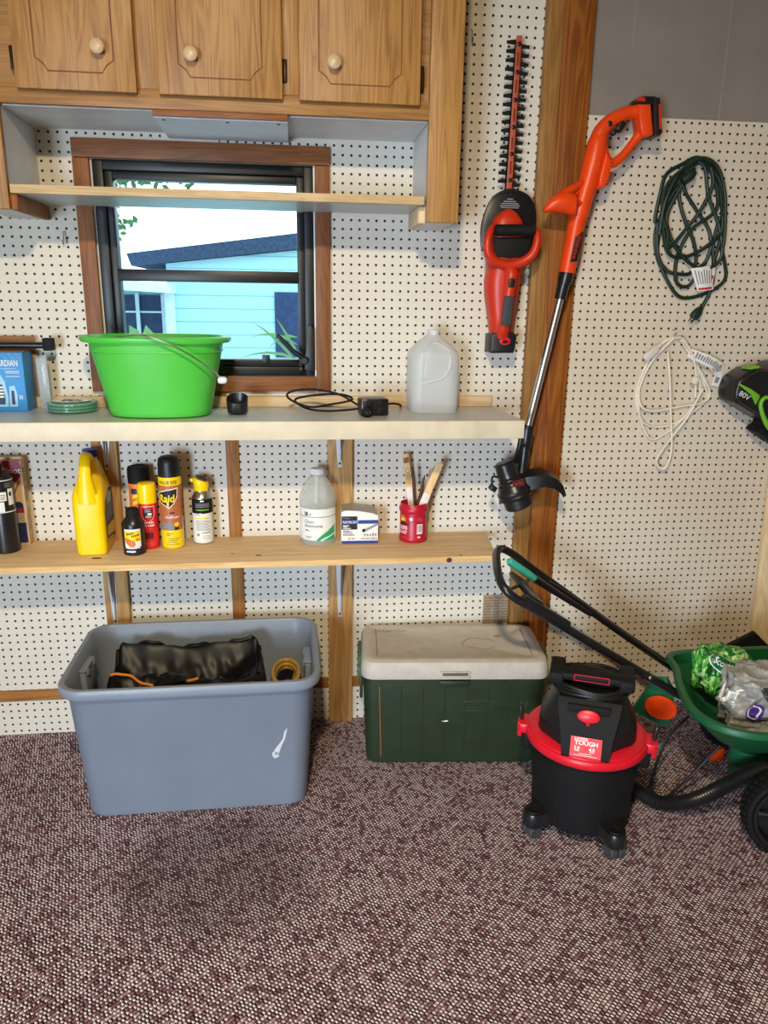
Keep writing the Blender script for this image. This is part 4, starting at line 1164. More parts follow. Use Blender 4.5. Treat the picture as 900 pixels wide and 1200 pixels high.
b.text('Coleman', .024, M, -.055, -.009, .0022, 'C', .0, .9)
b.build('emblem', t)
b = MB(PAPER); b.poly(flatmap((-.03, fy(.16)-.0008, .16), (1, 0, 0), (0, 0, 1)), [(-.01, 0), (.008, .003), (.012, -.001), (.0, -.004)]); b.build('scuff_mark', t)
b = MB(CLID)
LW, LD = W+.012, D+.012
b.rings([c_(LW-.01, LD-.01, .036, .3115), c_(LW-.002, LD-.002, .04, .3125), c_(LW, LD, .04, .318), c_(LW-.004, LD-.004, .04, .352), c_(LW-.016, LD-.016, .038, .366), c_(LW-.035, LD-.035, .034, .371), c_(LW-.075, LD-.072, .02, .3715), c_(LW-.082, LD-.080, .018, .3690), c_(.01, .01, .004, .3690)])
l = b.build('lid', t)
b = MB(CLID); g = flatmap((-.205, .085, .3692), (1, 0, 0), (0, 1, 0)); b.mat(LINE); b.text('Coleman', .030, g, .0, -.008, .0006, 'C', -.006, 1.15); b.build('embossed_lettering', l)
b = MB(LINE)
for s in (-1, 1): b.tube([(s*.247, -.10, .3695), (s*.247, .10, .3695)], .0014, 6)
rnd = random.Random(3)
pts = [(.09+.060*math.cos(a)+rnd.uniform(-.006, .006), -.012+.038*math.sin(a)+rnd.uniform(-.005, .005), .3693) for a in [i*2*PI/14+.4 for i in range(13)]]
b.tube(pts, .0009, 6, 3)
b.mat(RUST); b.add([(.16+.012*math.cos(k*PI/6), .045+.006*math.sin(k*PI/6), .3693) for k in range(12)], [tuple(range(12))])
b.build('stain', l)
b = MB(CLID); b.box((-.004, -LD/2-.001, .3305), (.094, .010, .022), .003)
b.mat(pm('latch_recess', '5b5348', .7)); b.box((-.004, -LD/2-.0062, .3335), (.080, .001, .010), .0004)
b.mat(CLID); b.box((-.004, -LD/2-.008, .322), (.092, .006, .006), .002)
b.build('latch', l)
b = MB(CGRN); b.box((-.004, -D/2-.0015, .298), (.094, .008, .018), .003); b.build('latch_catch', t)
for s in (-1, 1):
    b = MB(CGRN2)
    x = s*(W/2+.010)
    b.box((x-s*.006, 0, .295), (.014, .03, .03), .004)
    b.tube([(x, -.055, .305), (x, -.06, .33), (x, -.045, .345), (x, .045, .345), (x, .06, .33), (x, .055, .305)], .0065, 8, 4)
    b.box((x, -.055, .29), (.014, .018, .04), .004); b.box((x, .055, .29), (.014, .018, .04), .004)
    b.mat(CGRN); b.box((x-s*.006, -.05, .235), (.010, .022, .075), .004); b.box((x-s*.006, .05, .235), (.010, .022, .075), .004)
    b.build('handle', t)

# ================================================================ shop vacuum
t = thing('shop_vacuum', 'black and red wet dry shop vacuum on casters in front of the cooler', 'vacuum', (.803, -.600, 0), -.40)
b = MB(BLKM)
b.lathe([(.130, .045), (.136, .040), (.139, .05), (.140, .12), (.1415, .1421), (.1435, .1427), (.153, .268), (.150, .272)], 64)
b.build('drum', t)
b = MB(BLK2)   # moulded panel lines on the drum
cm = cylmap(.1405, 0)
b.patch(cylmap(.1415, 0), -.066, -.063, .05, .142, .0008, 1); b.patch(cylmap(.1415, 0), .055, .058, .05, .142, .0008, 1)
b.build('drum_panel', t)
for s in (-1, 1):
    b = MB(BLKM); b.box((s*.158, 0, .240), (.036, .06, .06), .008); b.build('drum_lug', t)
b = MB(RED)
b.lathe([(.152, .262), (.166, .264), (.169, .270), (.169, .284), (.166, .288), (.161, .289), (.160, .294), (.150, .298), (.120, .300)], 72)
r_ = b.build('lid_ring', t)
for s in (-1, 1):
    b = MB(RED); b.box((s*.172, 0, .276), (.030, .066, .030), .006); b.box((s*.186, 0, .268), (.010, .05, .046), .004); b.box((s*.183, -.022, .262), (.012, .012, .03), .003)
    b.build('clamp', t)
    b = MB(BLK2); b.box((s*.183, .004, .305), (.010, .030, .058), .004, Matrix.Rotation(s*.12, 4, 'Y')); b.build('latch', t)
# motor head: faceted dome
def octo(r, z, k=.42, sy=1.0):
    P = []
    n = 8
    for i in range(n):
        a = 2*PI*(i+.5)/n
        for d in (-.10, .10): P.append((r*math.cos(a+d)/math.cos(PI/8)*.93, sy*r*math.sin(a+d)/math.cos(PI/8)*.93, z))
    return P
b = MB(BLK)
b.rings([octo(.134, .297), octo(.137, .300), octo(.135, .340), octo(.128, .352), octo(.102, .400), octo(.096, .408), octo(.088, .424), octo(.08, .426)])
b.build('motor_head', t, 25)
# front plate
b = MB(BLKM)
def fr(w, z, y0, y1): return [(-w, y0, z), (w, y0, z), (w, y1, z), (-w, y1, z)]
b.rings([fr(.060, .290, -.155, -.08), fr(.062, .296, -.158, -.08), fr(.066, .345, -.150, -.08), fr(.078, .405, -.125, -.06), fr(.082, .428, -.112, .07), fr(.080, .436, -.104, .08)])
b.build('front_plate', t, 20)
b = MB(BLKM); b.prism([(-.052, .395), (.052, .395), (.056, .428), (-.056, .428)], -.119, -.110, .003, M=Matrix.Translation((0, -.006, 0))); b.build('switch_recess', t)
b = MB(RED)
Msw = Matrix.Translation((0, -.129, .402)) @ Matrix.Rotation(PI/2-.3, 4, 'X')
b.lathe([(.020, 0), (.022, .003), (.021, .008), (.015, .011), (0, .012)], 28, sx=1.35, sy=.8, M=Msw)
b.box((.0, -.134, .384), (.010, .008, .014), .003)
b.build('switch', t)
d = V((0, -.006, .05)).normalized()
a = V((-.0, -.1502, .345)); nrm = V((0, -1, 0))
ux, vx = V((1, 0, 0)), V((0, .008, .049)).normalized()
fm = flatmap(V((0, -.1547, .322)), ux, vx)
b = MB(pm('label_red', 'ee3b41', .4, var=.02)); b.patch(fm, -.040, .040, -.026, .030, .0012, 2)
b.mat(PAPER)
b.text('HYPER', .0125, fm, -.030, .0195, .0018, 'L', .02, .95); b.text('TOUGH', .0165, fm, -.030, .0085, .0018, 'L', .03, 1.02)
b.text('5.0', .0135, fm, -.030, -.0055, .0018, 'L', .03, .9); b.text('4.0', .0135, fm, .008, -.0055, .0018, 'L', .03, .9)
b.patch(fm, -.028, -.016, -.0095, -.0075, .0018, 1); b.patch(fm, .010, .022, -.0095, -.0075, .0018, 1)
b.patch(fm, -.016, .016, -.0160, -.0145, .0018, 1); b.patch(fm, -.030, .030, -.0210, -.0195, .0018, 1)
b.build('label', t)
# cord wrap and carry handle
b = MB(BLK)
for k in range(4):
    r1, r2, z = .100+.006*(k % 2), .085, .432+.0075*k
    b.tube([(r1*math.cos(a*PI/10)*1.0, r2*math.sin(a*PI/10)-.012, z+.003*math.sin(a*1.3+k)) for a in range(20)], .0052, 8, 3, True)
b.build('power_cord', t)
b = MB(BLKM)
b.box((0, -.045, .478), (.215, .052, .022), .008, Matrix.Rotation(-.0, 4, 'Y'))
b.box((-.092, -.02, .470), (.04, .11, .034), .008); b.box((.092, -.02, .470), (.04, .11, .034), .008)
b.box((0, 0, .448), (.12, .09, .03), .006)
b.build('carry_handle', t)
b = MB(RED)
for x in (-.045, .045): b.box((x, -.0715, .480), (.0018, .001, .018))
b.box((0, -.0715, .4885), (.09, .001, .0018)); b.box((0, -.0715, .472), (.09, .001, .0018))
b.build('handle_trim', t)
for ang in (PI*1.5-.80, PI*1.5+.62, PI*.5-.7, PI*.5+.7):
    ca = V((math.cos(ang), math.sin(ang), 0)); pc = ca*.170
    R = Matrix.Translation((pc.x, pc.y, 0)) @ Matrix.Rotation(ang, 4, 'Z')
    b = MB(DGRY if False else BLK2)
    b.rings([[( -.075, -.036, .050), (-.075, .036, .050), (.022, .026, .040), (.022, -.026, .040)], [(-.075, -.036, .085), (-.075, .036, .085), (.006, .028, .078), (.006, -.028, .078)]], M=R)
    b.lathe([(.030, .040), (.0305, .046), (.029, .072), (.026, .078), (0, .078)], 24, M=R)
    b.mat(BLKM); b.lathe([(.020, .078), (.018, .0815), (.013, .0795), (0, .0795)], 20, M=R)
    c_r = b.build('caster_bracket', t)
    b = MB(GRYP)
    Rw = R @ Matrix.Translation((.004, -.012, .0215)) @ Matrix.Rotation(PI/2, 4, 'X')
    for dx in (-.013, .013):
        b.lathe([(.006, -.010), (.018, -.011), (.0215, -.007), (.0215, .007), (.018, .011), (.006, .010)], 24, M=R @ Matrix.Translation((.004, dx, .0215)) @ Matrix.Rotation(PI/2, 4, 'X'))
    b.box((.0, 0, .036), (.012, .012, .02), .002, M=R)
    b.build('caster_wheel', t)
# hose lies on the carpet to the right
Mi = Matrix.Rotation(.40, 4, 'Z') @ Matrix.Translation((-.803, .600, 0))
P, _ = cr([V(p) for p in ((.905, -.50, .105), (.955, -.47, .07), (1.00, -.52, .03), (1.055, -.595, .023), (1.12, -.645, .062), (1.18, -.690, .135), (1.24, -.708, .188), (1.30, -.713, .208), (1.38, -.714, .205), (1.50, -.735, .205), (1.66, -.76, .215))], 26)
b = MB(BLK2); n = len(P)
b.tube(P, [.0225 if i % 2 else .0198 for i in range(n)], 16, M=Mi)
lab(b.build('hose', t), 'ribbed black suction hose')

# ================================================================ broadcast spreader
t = thing('lawn_spreader', 'green push lawn spreader with a long black handle at the right edge', 'spreader', (1.33, -.58, 0))
T = Matrix.Translation((-1.33, .58, 0))
# hopper outline in plan (world coordinates)
PL = [(1.165, -.345), (1.148, -.42), (1.105, -.53), (1.075, -.64), (1.078, -.715), (1.118, -.775), (1.20, -.812), (1.34, -.822), (1.50, -.815), (1.60, -.77), (1.64, -.69), (1.63, -.52), (1.60, -.38), (1.55, -.325), (1.40, -.320), (1.24, -.322)]
Pp, _ = cr([V((x, y, 0)) for x, y in PL], 5, True)
cen = V((1.34, -.58, 0))
def hr(s, z, off=0.0):
    out = []
    for i, p in enumerate(Pp):
        d = p-cen; q = cen+d*s
        if off: q = q+d.normalized()*off
        out.append((q.x, q.y, z))
    return out
b = MB(SGRN)
b.rings([hr(.10, .185), hr(.28, .200), hr(.36, .225), hr(.66, .272), hr(.86, .325), hr(.955, .352), hr(.965, .358), hr(1.0, .360, .002), hr(1.0, .364, .007), hr(1.0, .374, .007), hr(1.0, .380, .003), hr(.99, .381), hr(.945, .378), hr(.925, .345), hr(.84, .328), hr(.64, .277), hr(.34, .230), hr(.1, .21)], True, True, M=T)
b.build('hopper', t)
b = MB(SGRN2)
b.rings([[(1.34+r*math.cos(a*PI/14), -.60+.75*r*math.sin(a*PI/14), z) for a in range(28)] for r, z in ((.080, .205), (.086, .15), (.075, .10), (.05, .075), (.02, .07))], M=T)
b.build('chute', t)
b = MB(ORG); b.box((1.265, -.52, .125), (.040, .012, .042), .004, M=T); b.build('shutter_tab', t)
b = MB(PAPER); b.box((1.327, -.8215, .305), (.028, .0015, .030), .001, Matrix.Rotation(.15, 4, 'X'), M=T); b.build('sticker', t)
# control panel on the handle side
b = MB(SGRN2)
b.prism([(-.075, -.06), (.02, -.10), (.045, -.085), (.045, .055), (.02, .105), (-.02, .095)], -.012, .012, .005, M=T @ Matrix.Translation((1.105, -.425, .262)) @ Matrix.Rotation(-.55, 4, 'Z') @ Matrix.Rotation(.35, 4, 'X'))
p_ = b.build('control_panel', t)
b = MB(ORG)
Md = T @ Matrix.Translation((1.105, -.447, .256)) @ Matrix.Rotation(-.55, 4, 'Z') @ Matrix.Rotation(PI/2+.35, 4, 'X')
b.lathe([(.046, 0), (.048, .004), (.046, .012), (.030, .014), (0, .014)], 36, M=Md)
for k in range(24): b.box((.040*math.cos(k*PI/12), .040*math.sin(k*PI/12), .014), (.004, .004, .003), .0005, M=Md)
b.build('dial', p_)
# handle frame: one bent black tube
b = MB(BLK2)
A = V((.655, -.215, .700)); Bv = V((.590, -.500, .690))
rail = [V((1.30, -.312, .245)), V((1.195, -.30, .318)), V((1.02, -.282, .438)), V((.86, -.258, .552)), V((.725, -.232, .648)), V((.670, -.222, .688)), V((.632, -.232, .708)), V((.605, -.275, .710)),
        V((.583, -.36, .706)), V((.568, -.44, .698)), V((.570, -.488, .682)), V((.600, -.503, .655)), V((.66, -.499, .617)), V((.80, -.488, .526)), V((.96, -.476, .424)), V((1.13, -.470, .316)), V((1.24, -.466, .246))]
b.tube(rail, .0125, 12, 6, M=T)
b.build('handle_frame', t)
b = MB(BLK2)
b.tube([(.78, -.262, .605), (.86, -.270, .555), (1.02, -.294, .442), (1.19, -.318, .320)], .0075, 8, 4, M=T)
b.tube([(.62, -.507, .652), (.76, -.498, .562)], .0165, 12, M=T)
b.build('control_rod', t)
b = MB(TEAL); b.tube([(.630, -.330, .700), (.636, -.330, .697), (.690, -.322, .658), (.716, -.318, .638)], [.010, .0125, .0125, .011], 12, 3, M=T); lab(b.build('lever_grip', t), 'speckled teal foam grip')
b = MB(BLK2); b.tube([(.716, -.318, .638), (.80, -.30, .580), (.92, -.288, .50)], [.012, .010, .008], 10, 3, M=T)
b.box((.664, -.40, .640), (.05, .20, .016), .004, Matrix.Rotation(.6, 4, 'Y'), M=T)
b.tube([(.60, -.45, .66), (.64, -.40, .65), (.69, -.34, .64)], .006, 8, 4, M=T)
b.build('lever', t)
b = MB(STEEL)
for p in ((.985, -.266, .458), (1.035, -.490, .380)): b.lathe([(.006, 0), (.006, .004), (.003, .006)], 12, M=T @ Matrix.Translation(p) @ Matrix.Rotation(PI/2, 4, 'X'))
b.build('bolt', t)
# wheels, axle, stand
def wheel(x, y):
    b = MB(BLKM); c = (x, y, .126)
    M = T @ Matrix.Translation(c) @ Matrix.Rotation(-.29, 4, 'Z') @ Matrix.Rotation(PI/2, 4, 'X')
    b.lathe([(.100, -.026), (.112, -.032), (.122, -.030), (.126, -.018), (.126, .018), (.122, .030), (.112, .032), (.104, .026), (.104, .012), (.100, -.026)], 60, M=M, cap0=False, cap1=False)
    for k in range(40):
        a = k*2*PI/40
        for s in (-1, 1):
            b.box((.1255*math.cos(a+s*.03), .1255*math.sin(a+s*.03), s*.013), (.008, .010, .018), .001, Matrix.Rotation(a, 4, 'Z'), M=M)
    w = b.build('wheel', t)
    b = MB(BLK2)
    b.lathe([(.106, .024), (.107, .034), (.099, .035), (.098, .020)], 60, M=M, cap0=False, cap1=False)
    b.lathe([(.020, -.03), (.022, .03), (.018, .036), (0, .036)], 24, M=M)
    for k in range(6):
        a = k*PI/3+.02
        b.box((.058*math.cos(a), .058*math.sin(a), .012), (.085, .014, .016), .004, Matrix.Rotation(a, 4, 'Z'), M=M)
    b.lathe([(.095, .004), (.02, .006)], 40, M=M, cap0=False, cap1=False)
    b.mat(GRYP); b.box((-.056, 0, .022), (.07, .004, .003), .001, M=M)
    b.build('hub', w)
wheel(1.320, -.803); wheel(1.462, -.310)
b = MB(DGRY); b.tube([(1.312, -.83, .126), (1.470, -.285, .126)], .007, 10, M=T)
b.build('axle', t)
b = MB(BLK2)
b.tube([(1.21, -.43, .205), (1.14, -.45, .15), (1.075, -.50, .040), (1.070, -.53, .010), (1.085, -.56, .010), (1.15, -.555, .060), (1.25, -.55, .175)], .0045, 8, 5, M=T)
b.build('kickstand', t)
# bags of lawn feed lying in the hopper
def bag(name, label, loc, sx, sy, sz, seed, mats, rot):
    o = thing(name, label, 'bag', loc, rot)
    def P(u, v):
        th, ph = u*2*PI, (v-.5)*PI
        c = abs(math.cos(ph))**.55
        x = sx*c*math.copysign(abs(math.cos(th))**.7, math.cos(th)); y = sy*c*math.copysign(abs(math.sin(th))**.7, math.sin(th)); z = sz*math.copysign(abs(math.sin(ph))**.7, math.sin(ph))
        p = V((x, y, z)); q = p*9+V((seed, seed*2, 0))
        k = 1+.18*mnoise.noise(q)+.16*(1-2.6*abs(mnoise.noise(q*1.7)))+.09*(1-2.6*abs(mnoise.noise(q*3.6)))+.035*(1-2.6*abs(mnoise.noise(q*8)))
        return p*k
    return o, P
o, P = bag('fertilizer_bag', 'crumpled green and white plastic bag lying in the left of the green hopper', (1.278, -.462, .380), .080, .058, .066, 2.2, None, .25)
gp = NT('grass_print'); co = gp.coord(); n1 = gp.noise(gp.map(co, (1, 1, .35), (0, .6, .3)), 34, 3, .5, 2.0)
GRASSP = gp.end(gp.pri(gp.ramp(n1, [(.36, hx('0c3a16')), (.46, hx('1f7a2c')), (.56, hx('6cc04e')), (.68, hx('d8e8b0'))]), .35, 0, .5))
b = MB(GRASSP); b.grid(120, 70, P); b.build('film', o)
bm_ = MB(PAPER)
def bagmap(P, u0, v0, su, sv, rot=0.0, dz=.003):
    c, n = math.cos(rot), math.sin(rot)
    def f(a, b2, h):
        a2, b3 = a*c-b2*n, a*n+b2*c
        p = V(P(u0+a2*su, v0+b3*sv)); return tuple(p+p.normalized()*(dz+h))
    return f
f = bagmap(P, .655, .70, 1.6, 3.4, -.35)
def ell(f, a, c, h, n=28): return [f(a*math.cos(k*2*PI/n), c*math.sin(k*2*PI/n), h) for k in range(n)]
def disc(b, f, a, c, h, n=28, m=5):
    b.grid(n, m, lambda u, v: f(a*v*math.cos(u*2*PI), c*v*math.sin(u*2*PI), h))
disc(bm_, f, .075, .036, .001); bm_.mat(pm('logo_green', '0f6a3c', .4)); disc(bm_, f, .069, .031, .0025); bm_.mat(PAPER); bm_.text('Scotts', .040, f, 0, -.013, .004, 'C', .012, .9)
bm_.build('print', o)
o, P2 = bag('fertilizer_bag', 'crumpled silver grey plastic bag with purple print on top in the green hopper', (1.355, -.640, .372), .138, .080, .085, 7.7, None, -.15)
b = MB(SILV); b.grid(150, 90, P2); b.build('film', o)
bm_ = MB(PAPER)
f = bagmap(P2, .605, .64, 1.25, 3.2, .15); bm_.text('Turf', .055, f, -.07, -.03, .002, 'C', .015, .9)
bm_.mat(pm('charcoal_panel', '3a3b3d', .4)); f2 = bagmap(P2, .705, .64, 1.2, 3.2, -.9); bm_.patch(f2, -.045, .075, -.022, .026, .001, 14, 5)
bm_.mat(PAPER); bm_.text('Turf Builder', .021, f2, .012, -.006, .003, 'C', .01, .9)
bm_.build('print', o); bm_ = MB(PURP); f3 = bagmap(P2, .69, .84, 1.3, 2.4, .2); disc(bm_, f3, .028, .02, .002); bm_.mat(PAPER); disc(bm_, f3, .012, .005, .004); bm_.build('emblem', o); bm_ = MB(PURP); f4 = bagmap(P2, .655, .52, 1.0, 2.4, -.2); disc(bm_, f4, .026, .022, .002)
bm_.mat(PAPER); disc(bm_, f4, .018, .015, .0035); bm_.mat(PURP); disc(bm_, f4, .013, .011, .005)
bm_.build('emblem', o)

# ================================================================ leaning lumber and panel at the right edge
o = thing('lumber', 'fresh pale wooden board leaning on the pegboard behind the spreader', 'board', (1.635, -.150, 0))
b = MB(BLOND); b.box((0, 0, .47), (.09, .02, .93), .002, M=Matrix.Rotation(.05, 4, 'Y') @ Matrix.Rotation(-.14, 4, 'X'))
b.build('board', o)
o = thing('black_panel', 'matte black flat panel standing on a corner behind the green hopper', 'panel', (1.53, -.232, 0))
b = MB(BLKM); b.prism([(-.16, .312), (-.004, .392), (.085, .31), (.0, .0), (-.12, .0)], -.010, .010, .003); b.build('sheet', o)
# ================================================================ hedge trimmer
t = thing('hedge_trimmer', 'red and black cordless hedge trimmer hanging blade up on the pegboard', 'trimmer', (.640, -.05, 1.30))
T = Matrix.Translation((-.640, .05, -1.30))
def bx(z): return .645+(z-1.78)*.0150
b = MB(pm('faded_red_blade', 'b8543a', .5)); b.prism([(bx(1.765)-.0085, 1.765), (bx(1.765)+.0085, 1.765), (bx(2.18)+.0075, 2.18), (bx(2.18)-.0075, 2.18)], -.046, -.041, .0008, M=T)
bl = b.build('blade', t)
b = MB(BLKM)
b.prism([(bx(1.76)-.012, 1.76), (bx(1.76)+.012, 1.76), (bx(2.17)+.010, 2.17), (bx(2.17)-.010, 2.17)], -.0405, -.0365, M=T)
for i in range(17):
    z = 1.792+i*.0229; x = bx(z)
    for s in (-1, 1):
        zz = z+(.006 if s < 0 else -.004)
        b.prism([(x+s*.008, zz-.0065), (x+s*.028, zz-.0045), (x+s*.033, zz-.0055), (x+s*.034, zz+.0035), (x+s*.028, zz+.0035), (x+s*.008, zz+.0065)], -.0405, -.0365, M=T)
        b.prism([(x+s*.008, zz-.0045), (x+s*.022, zz-.003), (x+s*.022, zz+.006), (x+s*.008, zz+.008)], -.0362, -.0335, M=T)
b.build('teeth', bl)
b = MB(BLK)
for i in range(6):
    z = 1.80+i*.0715; b.lathe([(.0062, 0), (.0062, .003), (.004, .0045), (0, .0045)], 14, M=T @ Matrix.Translation((bx(z), -.046, z)) @ Matrix.Rotation(PI/2, 4, 'X'))
b.mat(pm('dim_red_print', '7c2416', .6))
for z in (1.835, 1.90, 1.975, 2.05, 2.12): b.box((bx(z), -.0463, z), (.006, .0006, .034), M=T)
b.build('blade_bolt', bl)
b = MB(BLK2)
G = [(.561, 1.641), (.562, 1.674), (.57, 1.706), (.583, 1.738), (.604, 1.761), (.641, 1.775), (.682, 1.768), (.708, 1.753), (.725, 1.724), (.73, 1.692), (.727, 1.654), (.715, 1.628), (.64, 1.60), (.573, 1.6)]
Gs, _ = cr([V((x, 0, z)) for x, z in G], 3, True)
b.prism([(p.x, p.z) for p in Gs], -.066, -.050, .005, M=T)
b.prism([(.64+(p.x-.645)*.9, 1.69+(p.z-1.69)*.88) for p in Gs], -.071, -.064, .004, M=T)
b.build('guard', t)
b = MB(GREYINK)
for z, w in ((1.7445, .009), (1.738, .019), (1.732, .026), (1.7265, .030), (1.721, .027)): b.box((.643, -.0714, z), (w*2, .0006, .0028), M=T)
b.build('warning_print', t)
# body: lofted along its length
b = MB(RED2)
def sec(z, xc, w, y0, y1, e=2.6): 
    return [(p[0], p[1], z) for p in super_ring(w, (y1-y0)/2, (xc, (y0+y1)/2, z), 28, e)]
b.rings([sec(1.300, .640, .030, -.085, -.028), sec(1.345, .6405, .034, -.092, -.020), sec(1.385, .6375, .037, -.100, -.014), sec(1.428, .6345, .0425, -.104, -.012), sec(1.472, .6345, .051, -.106, -.010), sec(1.511, .6345, .0545, -.110, -.010), sec(1.55, .6375, .053, -.112, -.010), sec(1.580, .638, .056, -.110, -.012), sec(1.62, .638, .056, -.106, -.02), sec(1.655, .637, .052, -.110, -.03), sec(1.685, .6365, .044, -.108, -.04), sec(1.705, .6365, .028, -.100, -.05), sec(1.715, .6365, .010, -.092, -.06)], M=T)
b.build('housing', t)
b = MB(RED2)
b.tube([(.588, -.100, 1.662), (.574, -.118, 1.645), (.567, -.125, 1.615), (.575, -.122, 1.583), (.600, -.116, 1.565), (.640, -.114, 1.556), (.680, -.116, 1.567), (.706, -.122, 1.588), (.7165, -.125, 1.62), (.7165, -.118, 1.648), (.706, -.100, 1.665)], [.011, .011, .0125, .014, .015, .015, .015, .014, .0125, .011, .011], 12, 5, M=T)
b.build('handle_loop', t)
b = MB(BLKM); b.tube([(.586, -.126, 1.652), (.590, -.126, 1.652), (.704, -.126, 1.655), (.708, -.126, 1.655)], [.011, .0165, .0165, .011], 16, M=T); b.build('front_grip', t)
b = MB(BLKM)
b.prism([(.590, 1.634), (.703, 1.638), (.700, 1.60), (.680, 1.582), (.64, 1.574), (.605, 1.580), (.592, 1.60)], -.1115, -.098, .003, M=T)
b.build('recess', t)
b = MB(RED2); b.tube([(.642, -.095, 1.56), (.645, -.118, 1.535), (.643, -.124, 1.50), (.637, -.122, 1.44), (.634, -.112, 1.385), (.632, -.092, 1.355)], [.022, .020, .018, .017, .018, .024], 14, 5, M=T); b.build('rear_handle', t)
b = MB(GRYP)
b.prism([(.622, 1.468), (.651, 1.469), (.650, 1.44), (.648, 1.388), (.642, 1.383), (.620, 1.385), (.617, 1.392), (.619, 1.43)], -.1455, -.132, .005, M=T)
b.build('grip_pad', t)
b = MB(BLK); b.prism([(.634, 1.493), (.650, 1.493), (.652, 1.512), (.648, 1.519), (.637, 1.519), (.632, 1.512)], -.1465, -.133, .003, M=T); b.build('lock_button', t)
b = MB(BLK)
b.prism([(.603, 1.299), (.670, 1.300), (.674, 1.308), (.679, 1.352), (.668, 1.362), (.612, 1.362), (.598, 1.352), (.598, 1.308)], -.108, -.024, .006, M=T)
ba = b.build('battery', t)
b = MB(RED); b.prism([(.627+.018*math.cos(k*PI/10)*.95+.014, 1.336+.0125*math.sin(k*PI/10)) for k in range(20)], -.1095, -.107, .001, M=T)
b.mat(BLK); b.prism([(.641+.010*math.cos(k*PI/8), 1.334+.005*math.sin(k*PI/8)) for k in range(16)], -.1103, -.109, M=T)
b.build('badge', ba)

# ================================================================ string trimmer
t = thing('string_trimmer', 'orange cordless string trimmer with a silver pole hung on the corner post', 'trimmer', (.78, -.09, .81))
T = Matrix.Translation((-.78, .09, -.81))
b = MB(ORG)
b.tube([(.827, -.088, 1.539), (.831, -.088, 1.57), (.840, -.088, 1.64), (.847, -.088, 1.692), (.850, -.088, 1.70), (.858, -.088, 1.74), (.872, -.088, 1.80), (.884, -.088, 1.86), (.890, -.088, 1.90), (.897, -.088, 1.925)], [.0245, .0252, .0252, .0255, .0285, .0285, .0295, .031, .0285, .022], 20, 3, M=T)
b.build('housing', t)
b = MB(ORG)
b.tube([(.886, -.088, 1.895), (.899, -.088, 1.934), (.930, -.088, 1.965), (.975, -.088, 1.985), (1.010, -.088, 1.990)], [.024, .0225, .0195, .019, .024], 16, 5, M=T)
b.tube([(1.022, -.088, 1.935), (1.000, -.088, 1.908), (.972, -.088, 1.872), (.950, -.088, 1.853), (.928, -.088, 1.850), (.912, -.088, 1.874), (.905, -.088, 1.90)], [.017, .0125, .0125, .013, .015, .015, .014], 14, 5, M=T)
b.prism([(.990, 2.003), (1.030, 2.005), (1.047, 1.924), (1.013, 1.917), (1.005, 1.94)], -.117, -.060, .008, M=T)
b.build('handle', t)
b = MB(ORG)
b.prism([(.910, 1.874), (.927, 1.850), (.930, 1.838), (.916, 1.782), (.894, 1.776), (.896, 1.80)], -.116, -.062, .004, M=T)
for i in range(7):
    z = 1.790+i*.010; b.box((.912+.0015*i, -.1165, z), (.020, .004, .004), .001, Matrix.Rotation(-.25, 4, 'Y'), M=T)
b.build('vent_panel', t)
b = MB(BLK); b.box((.955, -.088, 1.948), (.020, .020, .030), .004, Matrix.Rotation(.5, 4, 'Y'), M=T)
b.box((.938, -.088, 1.932), (.014, .016, .02), .004, Matrix.Rotation(.8, 4, 'Y'), M=T); b.build('trigger', t)
b = MB(BLK); b.lathe([(.008, 0), (.008, .010), (.005, .012), (0, .012)], 16, M=T @ Matrix.Translation((.915, -.098, 1.950)) @ Matrix.Rotation(PI/2, 4, 'X')); b.build('lock_button', t)
b = MB(BLK)
b.prism([(1.032, 2.020), (1.052, 2.020), (1.0705, 1.930), (1.064, 1.922), (1.046, 1.921)], -.125, -.052, .005, M=T)
b.prism([(.976, 2.002), (.990, 2.019), (1.006, 2.026), (1.048, 2.0265), (1.050, 2.004)], -.110, -.062, .005, M=T)
ba = b.build('battery', t)
b = MB(RED2); b.prism([(.984, 2.012), (.994, 2.0225), (1.012, 2.0225), (1.014, 2.010)], -.112, -.108, .001, M=T)
b.prism([(1.048, 2.002), (1.055, 2.001), (1.0655, 1.938), (1.058, 1.937)], -.1265, -.124, .0008, M=T); b.build('red_panel', ba)
b = MB(ORG)   # auxiliary handle
b.tube([(.862, -.095, 1.800), (.842, -.105, 1.788), (.810, -.120, 1.770), (.780, -.130, 1.752)], [.010, .010, .012, .014], 12, 4, M=T)
b.tube([(.856, -.100, 1.738), (.842, -.108, 1.733), (.822, -.118, 1.735), (.800, -.126, 1.742)], [.012, .010, .010, .013], 12, 4, M=T)
b.tube([(.845, -.10, 1.768), (.820, -.115, 1.754), (.80, -.125, 1.745)], [.006, .006, .008], 10, 3, M=T)
Ra = []
for i, (x, z, w, d) in enumerate(((.824, 1.7235, .026, .014), (.818, 1.726, .031, .022), (.790, 1.733, .031, .026), (.762, 1.730, .025, .024), (.742, 1.722, .018, .018), (.732, 1.7135, .011, .012), (.728, 1.7105, .004, .006))):
    Ra.append([(x, -.130+d*math.cos(k*PI/10), z+w*math.sin(k*PI/10)) for k in range(20)])
b.rings(Ra, M=T)
b.build('auxiliary_handle', t)
b = MB(BLK)
b.prism([(.836, 1.640), (.860, 1.657), (.856, 1.62), (.848, 1.572), (.826, 1.568)], -.1145, -.105, .002, M=T)
lb_ = b.build('brand_plate', t)
b = MB(RED2); g = flatmap(T @ V((.8425, -.1148, 1.612)), V((.24, 0, .97)), V((-.97, 0, .24))); b.text('BLACK+DECKER', .0125, g, 0, -.004, .0006, 'C', .012, .72); b.build('lettering', lb_)
